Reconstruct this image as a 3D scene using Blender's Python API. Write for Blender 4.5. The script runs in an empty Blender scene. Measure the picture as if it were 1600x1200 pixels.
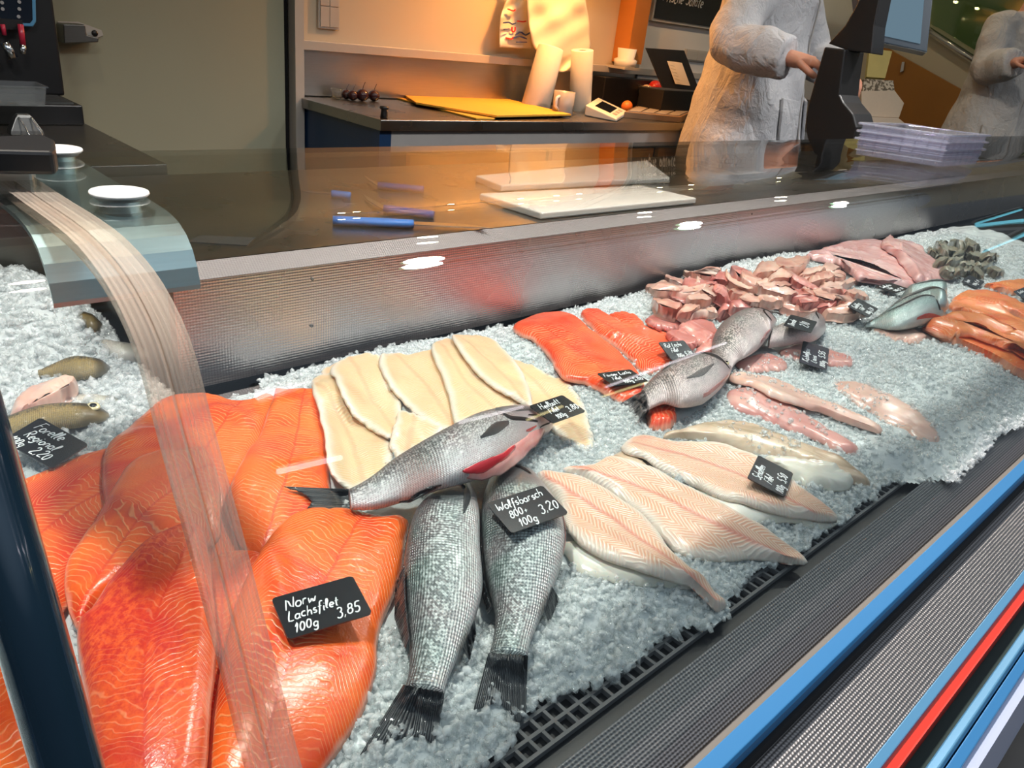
import bpy, math, random
import numpy as np
from mathutils import Vector, Matrix

# ------------------------------------------------------------------ camera, sky, lights, exposure
S = bpy.context.scene
COL = S.collection
ZC = 1.20                                   # eye height above the floor
F = 1201.0                                  # focal length in pixels of a 1600 px wide frame
R = np.array([[0.72972866, -0.21459428, 0.64918824],
              [-0.67524368, -0.37537223, 0.63493438],
              [0.10743395, -0.90169007, -0.41882331]])
cam_d = bpy.data.cameras.new('camera')
cam_d.sensor_width = 36.0
cam_d.lens = F / 1600 * 36.0
cam_d.clip_start = 0.02
cam = bpy.data.objects.new('camera', cam_d)
COL.objects.link(cam)
cam.matrix_world = Matrix(((R[0][0], -R[0][1], -R[0][2], 0), (R[1][0], -R[1][1], -R[1][2], 0),
                           (R[2][0], -R[2][1], -R[2][2], ZC), (0, 0, 0, 1)))
S.camera = cam
S.view_settings.view_transform = 'Standard'
S.view_settings.look = 'None'
S.view_settings.gamma = 1.0
S.view_settings.use_curve_mapping = False
S.view_settings.exposure = 0.08
S.cycles.max_bounces = 10
S.cycles.transparent_max_bounces = 24
S.cycles.transmission_bounces = 6
S.cycles.caustics_reflective = False
S.cycles.caustics_refractive = False
S.cycles.sample_clamp_indirect = 6.0
S.cycles.use_denoising = True

W = bpy.data.worlds.new('daylight'); S.world = W; W.use_nodes = True
wn = W.node_tree
bg = wn.nodes['Background']
_tc = wn.nodes.new('ShaderNodeTexCoord'); _sx = wn.nodes.new('ShaderNodeSeparateXYZ')
_rp = wn.nodes.new('ShaderNodeValToRGB')
_e = _rp.color_ramp.elements
for _i, (_p, _c) in enumerate(((0.48, (0.05, 0.055, 0.06)), (0.66, (0.09, 0.11, 0.14)), (0.76, (0.72, 0.84, 1.0)), (0.90, (0.80, 0.89, 1.0)), (0.97, (0.22, 0.26, 0.30)))):
    if _i > 1: _e.new(_p)
    _e[_i].position = _p; _e[_i].color = (*_c, 1)
_mr = wn.nodes.new('ShaderNodeMapRange'); _mr.inputs[1].default_value = -1; _mr.inputs[2].default_value = 1
wn.links.new(_tc.outputs['Generated'], _sx.inputs[0]); wn.links.new(_sx.outputs[2], _mr.inputs[0])
wn.links.new(_mr.outputs[0], _rp.inputs[0]); wn.links.new(_rp.outputs[0], bg.inputs[0])
bg.inputs[1].default_value = 0.85

def area_light(name, loc, size, power, color, target=None, shape='DISK', size_y=None, spread=3.14):
    d = bpy.data.lights.new(name, 'AREA'); d.shape = shape; d.size = size
    if size_y: d.size_y = size_y
    d.energy = power; d.color = color; d.spread = spread
    o = bpy.data.objects.new(name, d); COL.objects.link(o); o.location = loc
    t = Vector(target) if target else Vector(loc) - Vector((0, 0, 1))
    o.rotation_euler = (t - Vector(loc)).to_track_quat('-Z', 'Y').to_euler()
    return o
# light of the row of counter lamps above the ice (their housings are built further down)
COUNTER_LAMPS = [(x, 0.80, ZC + 0.92) for x in (0.05, 1.2, 2.4, 3.6)]
for i, p in enumerate(COUNTER_LAMPS):
    area_light('counter_lamp_light', (p[0], p[1], p[2] - 0.012), 0.13, 15.0, (1.0, 0.94, 0.88), spread=2.5)
# the warm lamp over the back counter and the row of little spots on the rail above it
WARM = (2.78, 2.56, ZC + 0.74)
area_light('warm_lamp_light', (WARM[0], WARM[1], WARM[2] - 0.09), 0.12, 34.0, (1.0, 0.38, 0.08), target=(2.70, 2.93, ZC + 0.1))
# ceiling light of the shop behind the counter
CEILING_SPOTS = [(0.5, 1.95, 2.64), (2.0, 1.95, 2.64), (3.5, 1.95, 2.64), (5.0, 1.95, 2.64)]
for i, p in enumerate(CEILING_SPOTS):
    area_light('shop_ceiling_light', p, 0.10, (2.6, 4.2, 5.2, 5.2)[i], (1.0, 0.86, 0.64))

# ------------------------------------------------------------------ projection: photograph pixel -> point on a real plane
def ray(u, v): return R @ np.array([(u - 800) / F, (v - 600) / F, 1.0])
def at_z(u, v, z): r = ray(u, v); return r * ((z - ZC) / r[2]) + (0, 0, ZC)
def at_y(u, v, y): r = ray(u, v); return r * (y / r[1]) + (0, 0, ZC)
def at_x(u, v, x): r = ray(u, v); return r * (x / r[0]) + (0, 0, ZC)
def at_d(u, v, d): return ray(u, v) * d + (0, 0, ZC)

# ------------------------------------------------------------------ materials
class NB:
    def __init__(s, name):
        s.m = bpy.data.materials.new(name); s.m.use_nodes = True
        s.t = s.m.node_tree; s.t.nodes.clear()
        s.out = s.new('ShaderNodeOutputMaterial')
    def new(s, k): return s.t.nodes.new(k)
    def put(s, sock, v):
        if v is None: return
        if hasattr(v, 'links') or isinstance(v, bpy.types.NodeSocket): s.t.links.new(v, sock)
        else:
            if isinstance(v, (tuple, list)) and len(v) == 3 and sock.type == 'RGBA': v = (*v, 1)
            sock.default_value = v
    def math(s, op, a, b=None, c=None, clamp=False):
        n = s.new('ShaderNodeMath'); n.operation = op; n.use_clamp = clamp
        s.put(n.inputs[0], a); s.put(n.inputs[1], b); s.put(n.inputs[2], c)
        return n.outputs[0]
    def add(s, a, b): return s.math('ADD', a, b)
    def mul(s, a, b): return s.math('MULTIPLY', a, b)
    def attr(s, name):
        n = s.new('ShaderNodeAttribute'); n.attribute_name = name; return n.outputs['Fac']
    def uv(s):
        n = s.new('ShaderNodeUVMap'); n.uv_map = 'UVMap'
        x = s.new('ShaderNodeSeparateXYZ'); s.t.links.new(n.outputs[0], x.inputs[0])
        return n.outputs[0], x.outputs[0], x.outputs[1]
    def obj(s):
        n = s.new('ShaderNodeTexCoord'); x = s.new('ShaderNodeSeparateXYZ'); s.t.links.new(n.outputs['Object'], x.inputs[0])
        return n.outputs['Object'], x.outputs[0], x.outputs[1], x.outputs[2]
    def geo(s): return s.new('ShaderNodeNewGeometry')
    def rnd(s): return s.new('ShaderNodeObjectInfo').outputs['Random']
    def noise(s, vec, scale, detail=3, rough=0.5, dist=0):
        n = s.new('ShaderNodeTexNoise'); s.put(n.inputs['Vector'], vec)
        n.inputs['Scale'].default_value = scale; n.inputs['Detail'].default_value = detail
        n.inputs['Roughness'].default_value = rough; n.inputs['Distortion'].default_value = dist
        return n.outputs['Fac']
    def voro(s, vec, scale, feat='F1', out='Distance'):
        n = s.new('ShaderNodeTexVoronoi'); n.feature = feat; s.put(n.inputs['Vector'], vec); n.inputs['Scale'].default_value = scale
        return n.outputs[out]
    def ramp(s, fac, stops, interp='LINEAR'):
        n = s.new('ShaderNodeValToRGB'); e = n.color_ramp.elements; n.color_ramp.interpolation = interp
        while len(e) < len(stops): e.new(0.5)
        for i, (p, c) in enumerate(stops):
            e[i].position = p; e[i].color = (*c, 1) if len(c) == 3 else c
        s.put(n.inputs[0], fac); return n.outputs[0]
    def step(s, x, a, b):                                   # smooth 0..1 from a to b
        n = s.new('ShaderNodeMapRange'); n.interpolation_type = 'SMOOTHSTEP'
        s.put(n.inputs[0], x); n.inputs[1].default_value = a; n.inputs[2].default_value = b
        return n.outputs[0]
    def mix(s, fac, a, b):
        n = s.new('ShaderNodeMix'); n.data_type = 'RGBA'; n.clamp_factor = True
        s.put(n.inputs[0], fac); s.put(n.inputs[6], a); s.put(n.inputs[7], b); return n.outputs[2]
    def bump(s, h, strength=0.5, dist=0.001, nrm=None):
        n = s.new('ShaderNodeBump'); n.inputs['Strength'].default_value = strength; n.inputs['Distance'].default_value = dist
        s.put(n.inputs['Height'], h)
        if nrm: s.put(n.inputs['Normal'], nrm)
        return n.outputs[0]
    def comb(s, x, y, z):
        n = s.new('ShaderNodeCombineXYZ'); s.put(n.inputs[0], x); s.put(n.inputs[1], y); s.put(n.inputs[2], z); return n.outputs[0]
    def pb(s, color, rough=0.5, metal=0.0, normal=None, **kw):
        n = s.new('ShaderNodeBsdfPrincipled')
        s.put(n.inputs['Base Color'], color); s.put(n.inputs['Roughness'], rough); s.put(n.inputs['Metallic'], metal)
        s.put(n.inputs['Normal'], normal)
        for k, v in kw.items(): s.put(n.inputs[k.replace('_', ' ')], v)
        s.t.links.new(n.outputs[0], s.out.inputs[0]); s.p = n
        return s.m

def plain(name, color, rough=0.5, metal=0.0, var=0.08, scale=12, bump=0.0, **kw):
    n = NB(name); c, x, y, z = n.obj()
    f = n.noise(c, scale, 4)
    lo = tuple(max(0, v * (1 - var)) for v in color); hi = tuple(min(1, v * (1 + var)) for v in color)
    nr = n.bump(n.noise(c, scale * 6, 3), bump, 0.002) if bump else None
    return n.pb(n.mix(f, lo, hi), rough, metal, nr, **kw)

def emit(name, color, strength):
    n = NB(name); e = n.new('ShaderNodeEmission'); e.inputs[0].default_value = (*color, 1); e.inputs[1].default_value = strength
    n.t.links.new(e.outputs[0], n.out.inputs[0]); return n.m

def wet(n, color, bumpnode, rough=0.3, sss=0.25, coat=0.18):
    return n.pb(color, rough, 0, bumpnode, Subsurface_Weight=sss, Subsurface_Radius=(1.0, 0.5, 0.3), Subsurface_Scale=0.006,
                Coat_Weight=coat, Coat_Roughness=0.22)

def stripes(n, phase, width):                             # thin light lines where phase crosses an integer
    fr = n.math('FRACT', phase)
    d = n.math('ABSOLUTE', n.math('SUBTRACT', fr, 0.5))
    return n.step(d, width, 0.02)

def salmon_mat(name, base, deep, line, freq=150.0, bend=0.9, blood=0.0, lw=0.17):
    n = NB(name); uv, u, v = n.uv(); g = n.geo()
    av = n.math('ABSOLUTE', v)
    wob = n.noise(uv, 22, 3)
    fold = n.math('PINGPONG', n.add(av, n.mul(wob, 0.012)), 0.045)
    ph = n.add(n.mul(n.add(u, n.mul(fold, bend)), freq), n.mul(wob, 4.0))
    ph = n.add(ph, n.mul(n.math('POWER', av, 1.5), -420))
    ln = stripes(n, ph, lw)
    ln = n.mul(ln, n.step(n.noise(uv, 14, 2), 0.28, 0.56))
    e = n.attr('edge')
    col = n.mix(n.step(n.noise(uv, 11, 4, 0.6, 0.4), 0.42, 0.68), base, deep)
    col = n.mix(n.mul(n.step(n.noise(uv, 5, 2), 0.50, 0.72), 0.5), col, tuple(min(1, c * 1.05 + 0.06) for c in base))
    if blood:
        zone = n.step(n.add(n.noise(uv, 9, 3), n.mul(v, -2.5)), 0.34, 0.66)
        col = n.mix(n.mul(n.mul(zone, n.step(n.noise(uv, 150, 4, 0.7), 0.36, 0.62)), blood), col, (0.56, 0.018, 0.022))
        ln = n.mul(ln, n.math('SUBTRACT', 1.0, n.mul(zone, 0.75)))
    col = n.mix(n.mul(ln, 0.62), col, line)
    spine = n.step(n.math('ABSOLUTE', n.add(v, n.mul(n.math('SUBTRACT', wob, 0.5), 0.008))), 0.0022, 0.0004)
    col = n.mix(n.mul(spine, 0.6), col, deep)
    rim = n.step(n.add(e, n.mul(n.noise(uv, 35, 2), 0.007)), 0.0085, 0.0032)
    col = n.mix(n.mul(rim, 0.7), col, (0.93, 0.50, 0.36))
    h = n.add(n.mul(ln, 0.35), n.add(n.noise(uv, 60, 3), n.mul(n.noise(uv, 380, 2), 0.35)))
    return wet(n, col, n.bump(h, 0.55, 0.0016), 0.27)

def flatfish_mat(name, base, line, pink, freq=165.0, amp=1.0, gloss=0.32):
    n = NB(name); uv, u, v = n.uv()
    av = n.math('ABSOLUTE', v); wob = n.noise(uv, 25, 3)
    zig = n.math('PINGPONG', av, 0.016)
    ph = n.add(n.mul(n.add(u, n.mul(zig, amp)), freq), n.mul(wob, 1.6))
    ln = stripes(n, ph, 0.36)
    e = n.attr('edge')
    col = n.mix(n.noise(uv, 18, 4), base, tuple(min(1, c * 1.12) for c in base))
    col = n.mix(n.mul(ln, 0.9), col, line)
    mid = n.step(n.math('ABSOLUTE', n.add(v, n.mul(n.math('SUBTRACT', wob, 0.5), 0.01))), 0.006, 0.0008)
    col = n.mix(n.mul(mid, 0.65), col, pink)
    patch = n.step(n.noise(uv, 13, 3), 0.55, 0.75)
    col = n.mix(n.mul(patch, 0.45), col, pink)
    rim = n.step(e, 0.016, 0.003)
    col = n.mix(n.mul(rim, 0.75), col, (0.80, 0.74, 0.66))
    h = n.add(n.mul(ln, 0.5), n.add(n.noise(uv, 70, 3), n.mul(mid, -0.7)))
    return wet(n, col, n.bump(h, 0.5, 0.0015), gloss)

def flesh_mat(name, a, b, c, sc=14.0, rough=0.28, stretch=0.35):
    n = NB(name); uv, u, v = n.uv()
    vec = n.comb(n.mul(u, stretch), v, n.mul(n.rnd(), 9.0))
    f = n.noise(vec, sc * 2.2, 5, 0.6, 0.6)
    col = n.ramp(f, [(0.28, a), (0.52, b), (0.74, c)])
    col = n.mix(n.mul(n.step(n.noise(vec, sc * 5, 2), 0.62, 0.72), 0.35), col, (0.85, 0.70, 0.66))
    h = n.add(n.noise(vec, sc * 4, 4), n.mul(n.noise(vec, sc * 18, 2), 0.3))
    return wet(n, col, n.bump(h, 0.6, 0.002), rough, 0.3, 0.35)

def skin_mat(name, back, side, belly, head, tint, pitch=0.0042, metal=0.62, dark_back=0.45, fade=0.25, spots=None, iris=0.14):
    n = NB(name); uv, u, v = n.uv()
    dv = n.attr('dv'); tt = n.attr('tt')
    wv = n.noise(uv, 40, 2)
    a = n.mul(n.add(u, n.mul(wv, 0.001)), math.pi / pitch); b = n.mul(n.add(v, n.mul(wv, 0.001)), math.pi / (pitch * 0.82))
    lat = n.mul(n.math('SINE', n.add(a, b)), n.math('SINE', n.math('SUBTRACT', a, b)))
    body = n.step(tt, 0.16, 0.26)
    dvn = n.add(dv, n.mul(n.math('SUBTRACT', n.noise(uv, 30, 4), 0.5), 0.5))
    col = n.ramp(n.math('MULTIPLY_ADD', dvn, 0.5, 0.5), [(0.10, belly), (fade + 0.12, side), (0.5 + dark_back * 0.5, back), (0.97, tuple(c * 0.5 for c in back))])
    wh = n.new('ShaderNodeTexWhiteNoise'); wh.noise_dimensions = '2D'
    n.put(wh.inputs['Vector'], n.comb(n.math('FLOOR', n.mul(n.add(a, b), 1 / math.pi)), n.math('FLOOR', n.mul(n.math('SUBTRACT', a, b), 1 / math.pi)), 0.0))
    cell = wh.outputs['Value']
    fleck = n.add(n.mul(n.noise(uv, 110, 3, 0.7), 0.55), n.mul(n.mul(cell, body), 0.45))
    sc = n.step(lat, -0.35, 0.55)
    col = n.mix(n.mul(n.mul(sc, body), 0.55), col, tuple(c * 0.30 for c in side))
    col = n.mix(n.mul(n.mul(n.step(fleck, 0.42, 0.66), n.add(0.25, n.mul(n.step(dvn, 0.75, 0.1), 0.75))), 0.68), col, tint)
    iri = n.ramp(n.noise(uv, 20, 3), [(0.35, (0.45, 0.62, 0.58)), (0.5, (0.60, 0.60, 0.62)), (0.66, (0.72, 0.52, 0.55))])
    col = n.mix(iris, col, iri)
    if spots: col = n.mix(n.mul(n.step(n.voro(uv, 160), 0.34, 0.22), n.step(dv, -0.4, 0.3)), col, spots)
    col = n.mix(n.mul(n.math('SUBTRACT', 1.0, body), 0.6), col, head)
    h = n.add(n.mul(n.mul(lat, body), 0.8), n.mul(n.noise(uv, 130, 3), 0.6))
    return n.pb(col, n.add(0.26, n.mul(fleck, 0.2)), metal, n.bump(h, 0.6, 0.0009), Coat_Weight=0.08, Coat_Roughness=0.15)

def fin_mat(name, c0, c1):
    n = NB(name); uv, u, v = n.uv()
    w = n.math('SINE', n.add(n.mul(v, 170.0), n.mul(n.noise(uv, 9, 2), 3.0)))
    col = n.mix(n.step(w, -0.4, 0.8), c0, c1)
    return n.pb(col, 0.38, 0.25, n.bump(w, 0.5, 0.0012), Coat_Weight=0.2)

def linen_mat(name, color, pitch, rough, bump=0.5, ax='xyz', metal=0.95, contrast=0.35):
    n = NB(name); c, x, y, z = n.obj()
    k = math.pi / pitch; q = n.add(y, z)
    lat = n.mul(n.math('SINE', n.mul(n.add(x, q), k * 0.7)), n.math('SINE', n.mul(n.math('SUBTRACT', x, q), k * 0.7)))
    f = n.step(lat, -0.1, 0.7)
    col = n.mix(n.mul(f, contrast), color, tuple(v * 0.28 for v in color))  # light and dark that the bumps would reflect, put into the colour as dots
    col = n.mix(n.mul(n.noise(c, 7, 4), 0.25), col, tuple(v * 0.6 for v in color))
    return n.pb(col, n.add(rough, n.mul(n.noise(c, 4, 3), 0.12)), metal, n.bump(lat, bump, 0.0008))

def steel_mat(name, color=(0.55, 0.55, 0.55), rough=0.3, stretch=(1, 40, 40)):
    n = NB(name); c, x, y, z = n.obj()
    vec = n.comb(n.mul(x, stretch[0]), n.mul(y, stretch[1]), n.mul(z, stretch[2]))
    f = n.noise(vec, 9, 4)
    smu = n.noise(c, 5, 4)
    return n.pb(n.mix(f, tuple(v * 0.82 for v in color), color), n.add(rough - 0.06, n.mul(smu, 0.18)), 1.0, n.bump(f, 0.06, 0.001))

def thin_glass(name, tint=(0.93, 0.97, 0.96), f0=0.045, rough=0.0, haze=0.0):
    n = NB(name); g = n.geo()
    dp = n.new('ShaderNodeVectorMath'); dp.operation = 'DOT_PRODUCT'
    n.put(dp.inputs[0], g.outputs['Normal']); n.put(dp.inputs[1], g.outputs['Incoming'])
    k = n.math('SUBTRACT', 1.0, n.math('ABSOLUTE', dp.outputs['Value']), clamp=True)
    fr = n.add(f0, n.mul(n.math('POWER', k, 5.0), 1 - f0))
    tr = n.new('ShaderNodeBsdfTransparent'); tr.inputs[0].default_value = (*tint, 1)
    gl = n.new('ShaderNodeBsdfGlossy'); gl.inputs['Roughness'].default_value = rough
    mx = n.new('ShaderNodeMixShader'); n.put(mx.inputs[0], fr)
    n.t.links.new(tr.outputs[0], mx.inputs[1]); n.t.links.new(gl.outputs[0], mx.inputs[2])
    last = mx.outputs[0]
    if haze:
        df = n.new('ShaderNodeBsdfDiffuse'); df.inputs[0].default_value = (0.85, 0.88, 0.95, 1)
        m2 = n.new('ShaderNodeMixShader'); m2.inputs[0].default_value = haze
        n.t.links.new(last, m2.inputs[1]); n.t.links.new(df.outputs[0], m2.inputs[2]); last = m2.outputs[0]
    n.t.links.new(last, n.out.inputs[0]); return n.m

def ice_mat(name, trans=0.92, col=(0.95, 0.98, 0.99), rough=0.06):
    n = NB(name); c, x, y, z = n.obj()
    cc = n.mix(n.noise(c, 45, 3), tuple(v * 0.86 for v in col), col)
    return n.pb(cc, rough, 0.0, n.bump(n.noise(c, 190, 4), 0.5, 0.002), Transmission_Weight=trans, IOR=1.31)

def chip_mat():
    n = NB('clear_ice_chips'); c, x, y, z = n.obj()
    tr = n.new('ShaderNodeBsdfTransparent'); tr.inputs[0].default_value = (0.965, 0.975, 0.975, 1)
    pr = n.new('ShaderNodeBsdfPrincipled'); n.put(pr.inputs['Base Color'], n.mix(n.noise(c, 40, 3), (0.78, 0.81, 0.81), (0.96, 0.96, 0.955)))
    pr.inputs['Roughness'].default_value = 0.07; pr.inputs['Specular IOR Level'].default_value = 0.9; pr.inputs['Coat Weight'].default_value = 0.5
    n.put(pr.inputs['Normal'], n.bump(n.noise(c, 190, 4), 0.4, 0.002))
    mx = n.new('ShaderNodeMixShader'); n.put(mx.inputs[0], n.add(0.16, n.mul(n.step(n.noise(c, 120, 3), 0.35, 0.7), 0.45)))
    n.t.links.new(tr.outputs[0], mx.inputs[1]); n.t.links.new(pr.outputs[0], mx.inputs[2]); n.t.links.new(mx.outputs[0], n.out.inputs[0])
    return n.m

MT = {}
MT['salmon'] = salmon_mat('salmon_flesh', (0.93, 0.150, 0.020), (0.74, 0.048, 0.012), (0.98, 0.42, 0.16))
MT['salmon_blood'] = salmon_mat('bloody_salmon_flesh', (0.88, 0.13, 0.030), (0.66, 0.040, 0.020), (0.95, 0.36, 0.18), 140, 1.2, 0.8)
MT['salmon_red'] = salmon_mat('red_salmon_flesh', (0.84, 0.085, 0.022), (0.70, 0.045, 0.015), (0.96, 0.34, 0.17), 150, 0.5, 0.0, 0.30)
MT['trout_orange'] = salmon_mat('orange_trout_flesh', (0.90, 0.26, 0.07), (0.85, 0.13, 0.04), (0.95, 0.55, 0.28), 110, 0.6)
MT['halibut'] = flatfish_mat('halibut_flesh', (0.72, 0.48, 0.27), (0.80, 0.60, 0.38), (0.70, 0.40, 0.23), 230, 0.5, 0.36)
MT['plaice'] = flatfish_mat('plaice_flesh', (0.66, 0.36, 0.24), (0.86, 0.68, 0.54), (0.64, 0.20, 0.15), 150, 1.3)
MT['plaice_skin'] = flesh_mat('plaice_skin', (0.30, 0.21, 0.13), (0.62, 0.46, 0.33), (0.78, 0.64, 0.50), 16)
MT['plaice_white'] = flesh_mat('plaice_white', (0.62, 0.56, 0.46), (0.76, 0.72, 0.63), (0.82, 0.79, 0.74), 8)
MT['cod'] = flesh_mat('cod_flesh', (0.56, 0.20, 0.18), (0.66, 0.33, 0.29), (0.74, 0.47, 0.41), 9)
MT['cod_pale'] = flesh_mat('cod_pale_flesh', (0.62, 0.33, 0.28), (0.72, 0.46, 0.38), (0.80, 0.58, 0.49), 9)
MT['cut_pink'] = flesh_mat('pink_cut', (0.42, 0.10, 0.09), (0.62, 0.23, 0.20), (0.74, 0.42, 0.36), 12)
MT['cut_pale'] = flesh_mat('pale_cut', (0.52, 0.20, 0.16), (0.68, 0.38, 0.30), (0.78, 0.58, 0.47), 12)
MT['sheet'] = flesh_mat('pink_sheet', (0.58, 0.25, 0.24), (0.73, 0.42, 0.40), (0.82, 0.60, 0.58), 7, 0.25, 0.8)
MT['squid'] = flesh_mat('grey_seafood', (0.10, 0.09, 0.07), (0.27, 0.25, 0.19), (0.50, 0.46, 0.38), 16)
MT['belly_pink'] = flesh_mat('pink_belly_rim', (0.66, 0.12, 0.12), (0.80, 0.32, 0.30), (0.86, 0.52, 0.48), 16, 0.2)
MT['red_meat'] = flesh_mat('red_belly', (0.30, 0.008, 0.012), (0.60, 0.025, 0.04), (0.75, 0.10, 0.11), 16, 0.2)
MT['bass'] = skin_mat('bass_skin', (0.030, 0.036, 0.036), (0.19, 0.22, 0.22), (0.66, 0.58, 0.57), (0.10, 0.085, 0.09), (0.58, 0.64, 0.62), 0.0036, 0.38)
MT['bass_belly'] = skin_mat('bass_belly_skin', (0.035, 0.038, 0.040), (0.52, 0.50, 0.51), (0.80, 0.72, 0.72), (0.50, 0.40, 0.42), (0.74, 0.74, 0.74), 0.0034, 0.3, 0.20, 0.10)
MT['bream'] = skin_mat('bream_skin', (0.060, 0.048, 0.040), (0.50, 0.41, 0.41), (0.86, 0.70, 0.69), (0.42, 0.31, 0.32), (0.78, 0.66, 0.64), 0.0034, 0.25, 0.06, 0.12)
MT['trout_dark'] = skin_mat('dark_trout_skin', (0.028, 0.022, 0.008), (0.24, 0.15, 0.025), (0.34, 0.26, 0.12), (0.045, 0.030, 0.014), (0.34, 0.23, 0.06), 0.0022, 0.0, 0.15, 0.3, (0.012, 0.010, 0.008), 0.03)
MT['trout_pale'] = skin_mat('pale_trout_skin', (0.10, 0.09, 0.07), (0.62, 0.57, 0.46), (0.82, 0.78, 0.70), (0.12, 0.11, 0.09), (0.72, 0.68, 0.6), 0.0022, 0.08, 0.6, 0.2)
MT['trout_teal'] = skin_mat('silver_trout_skin', (0.035, 0.07, 0.07), (0.34, 0.52, 0.50), (0.80, 0.88, 0.86), (0.26, 0.36, 0.35), (0.62, 0.80, 0.77), 0.0035, 0.4, 0.2)
MT['fin'] = fin_mat('dark_fin', (0.020, 0.022, 0.026), (0.11, 0.115, 0.12))
MT['fin_grey'] = fin_mat('grey_fin', (0.10, 0.095, 0.095), (0.34, 0.31, 0.31))
MT['gill'] = plain('dark_gill_slit', (0.016, 0.010, 0.010), 0.6, 0.0, 0.3, 60, Specular_IOR_Level=0.2)
MT['eye_ring'] = plain('pale_eye', (0.75, 0.66, 0.40), 0.15, 0.2)
MT['pupil'] = plain('pupil', (0.008, 0.008, 0.010), 0.06)
MT['ice'] = chip_mat()
MT['ice_bed'] = ice_mat('packed_ice', 0.25, (0.80, 0.84, 0.845), 0.14)
MT['flap'] = flesh_mat('pale_belly_flap', (0.60, 0.18, 0.18), (0.72, 0.34, 0.33), (0.80, 0.50, 0.48), 16, 0.25)
MT['board_black'] = plain('black_slate_card', (0.012, 0.014, 0.018), 0.22, 0, 0.3, 30, Coat_Weight=0.3)
MT['chalk'] = plain('white_chalk_ink', (0.86, 0.87, 0.88), 0.7)
MT['linen'] = linen_mat('linen_steel', (0.52, 0.47, 0.46), 0.0032, 0.22, 0.3)
MT['linen_floor'] = linen_mat('linen_steel_ramp', (0.24, 0.228, 0.225), 0.0032, 0.36, 0.5, contrast=0.6)
MT['linen_lip'] = linen_mat('linen_steel_lip', (0.27, 0.24, 0.235), 0.0030, 0.46, 0.4)
MT['steel'] = steel_mat('brushed_steel', (0.50, 0.50, 0.49), 0.30)
MT['steel_dark'] = steel_mat('dark_steel', (0.20, 0.20, 0.19), 0.34)
MT['worktop'] = steel_mat('steel_worktop', (0.33, 0.32, 0.30), 0.26, (3, 30, 30))
MT['chrome'] = steel_mat('polished_steel', (0.75, 0.78, 0.80), 0.12)
MT['black'] = plain('black_plastic', (0.006, 0.006, 0.007), 0.4)
MT['black_matt'] = plain('black_void_paint', (0.006, 0.006, 0.007), 0.8)
MT['grate'] = plain('grey_plastic_grate', (0.12, 0.12, 0.125), 0.4, 0.0, 0.15, 40)
MT['glass'] = thin_glass('display_glass', (0.955, 0.985, 0.98), 0.042)
MT['channel'] = plain('tan_gasket', (0.16, 0.135, 0.11), 0.5)
MT['blue'] = plain('sky_tinted_profile', (0.040, 0.22, 0.48), 0.35, 0.15, 0.05, 3)  # steel strip with the blue sky reflection put into its colour
MT['blue_pale'] = plain('pale_blue_profile', (0.10, 0.29, 0.48), 0.3, 0.2, 0.05, 3)  # on the counter's lower edges, sky reflection put into the colour
MT['red'] = plain('red_strip_paint', (0.86, 0.035, 0.012), 0.4, 0, 0.04, 3)
MT['dark_green'] = plain('dark_green_recess', (0.010, 0.030, 0.024), 0.6)
MT['daylight_tint'] = plain('daylight_tinted_panel', (0.52, 0.57, 0.74), 0.35, 0, 0.04, 2)  # white panel, the blue of the daylight put into its colour
MT['white_plastic'] = plain('white_plastic', (0.80, 0.80, 0.76), 0.35, 0, 0.03)
MT['cream_wall'] = plain('cream_wall_paint', (0.60, 0.53, 0.41), 0.7, 0, 0.05, 2, 0.05)
MT['grey_wall'] = plain('grey_beige_panel', (0.33, 0.34, 0.25), 0.55, 0, 0.06, 1.5)
MT['white_wall'] = plain('white_wall_paint', (0.72, 0.69, 0.64), 0.7, 0, 0.05, 2)
MT['beige'] = plain('beige_stair_side', (0.55, 0.49, 0.36), 0.7, 0, 0.05, 2)
MT['floor'] = plain('dark_floor_tile', (0.14, 0.12, 0.10), 0.45, 0, 0.2, 6)
MT['ceiling'] = plain('ceiling_paint', (0.52, 0.50, 0.46), 0.8, 0, 0.05, 2)
MT['trim'] = plain('aluminium_trim', (0.56, 0.53, 0.48), 0.4, 0.3)
MT['orange_wood'] = plain('orange_cabinet_panel', (0.50, 0.19, 0.035), 0.5, 0, 0.12, 5)
MT['brown_wood'] = plain('brown_orange_panel', (0.36, 0.15, 0.025), 0.5, 0, 0.1, 4)
MT['navy'] = plain('navy_cabinet', (0.010, 0.035, 0.095), 0.35)
MT['grey_cab'] = plain('grey_cabinet_front', (0.33, 0.32, 0.31), 0.45)
MT['envelope'] = plain('yellow_paper', (0.78, 0.40, 0.045), 0.7, 0, 0.1, 8)
MT['paper'] = plain('white_paper', (0.82, 0.78, 0.68), 0.85, 0, 0.05, 30, 0.2)
MT['bag'] = plain('thin_white_film', (0.82, 0.78, 0.66), 0.3, 0, 0.08, 9, 0.4)
def coat_mat(name, color):
    n = NB(name); c, x, y, z = n.obj()
    f = n.noise(n.comb(n.mul(x, 1.0), n.mul(y, 1.0), n.mul(z, 0.45)), 9, 3, 0.55, 1.2)
    g = n.noise(c, 26, 4, 0.6, 0.8)
    h = n.add(n.math('ABSOLUTE', n.math('SUBTRACT', f, 0.5)), n.mul(n.math('ABSOLUTE', n.math('SUBTRACT', g, 0.5)), 0.4))
    return n.pb(n.mix(n.noise(c, 6, 4), tuple(v * 0.93 for v in color), color), 0.8, 0, n.bump(h, 0.55, 0.05))
MT['cloth'] = coat_mat('white_coat_cloth', (0.52, 0.53, 0.56))
MT['cloth_grey'] = coat_mat('grey_coat_cloth', (0.46, 0.43, 0.39))
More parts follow.
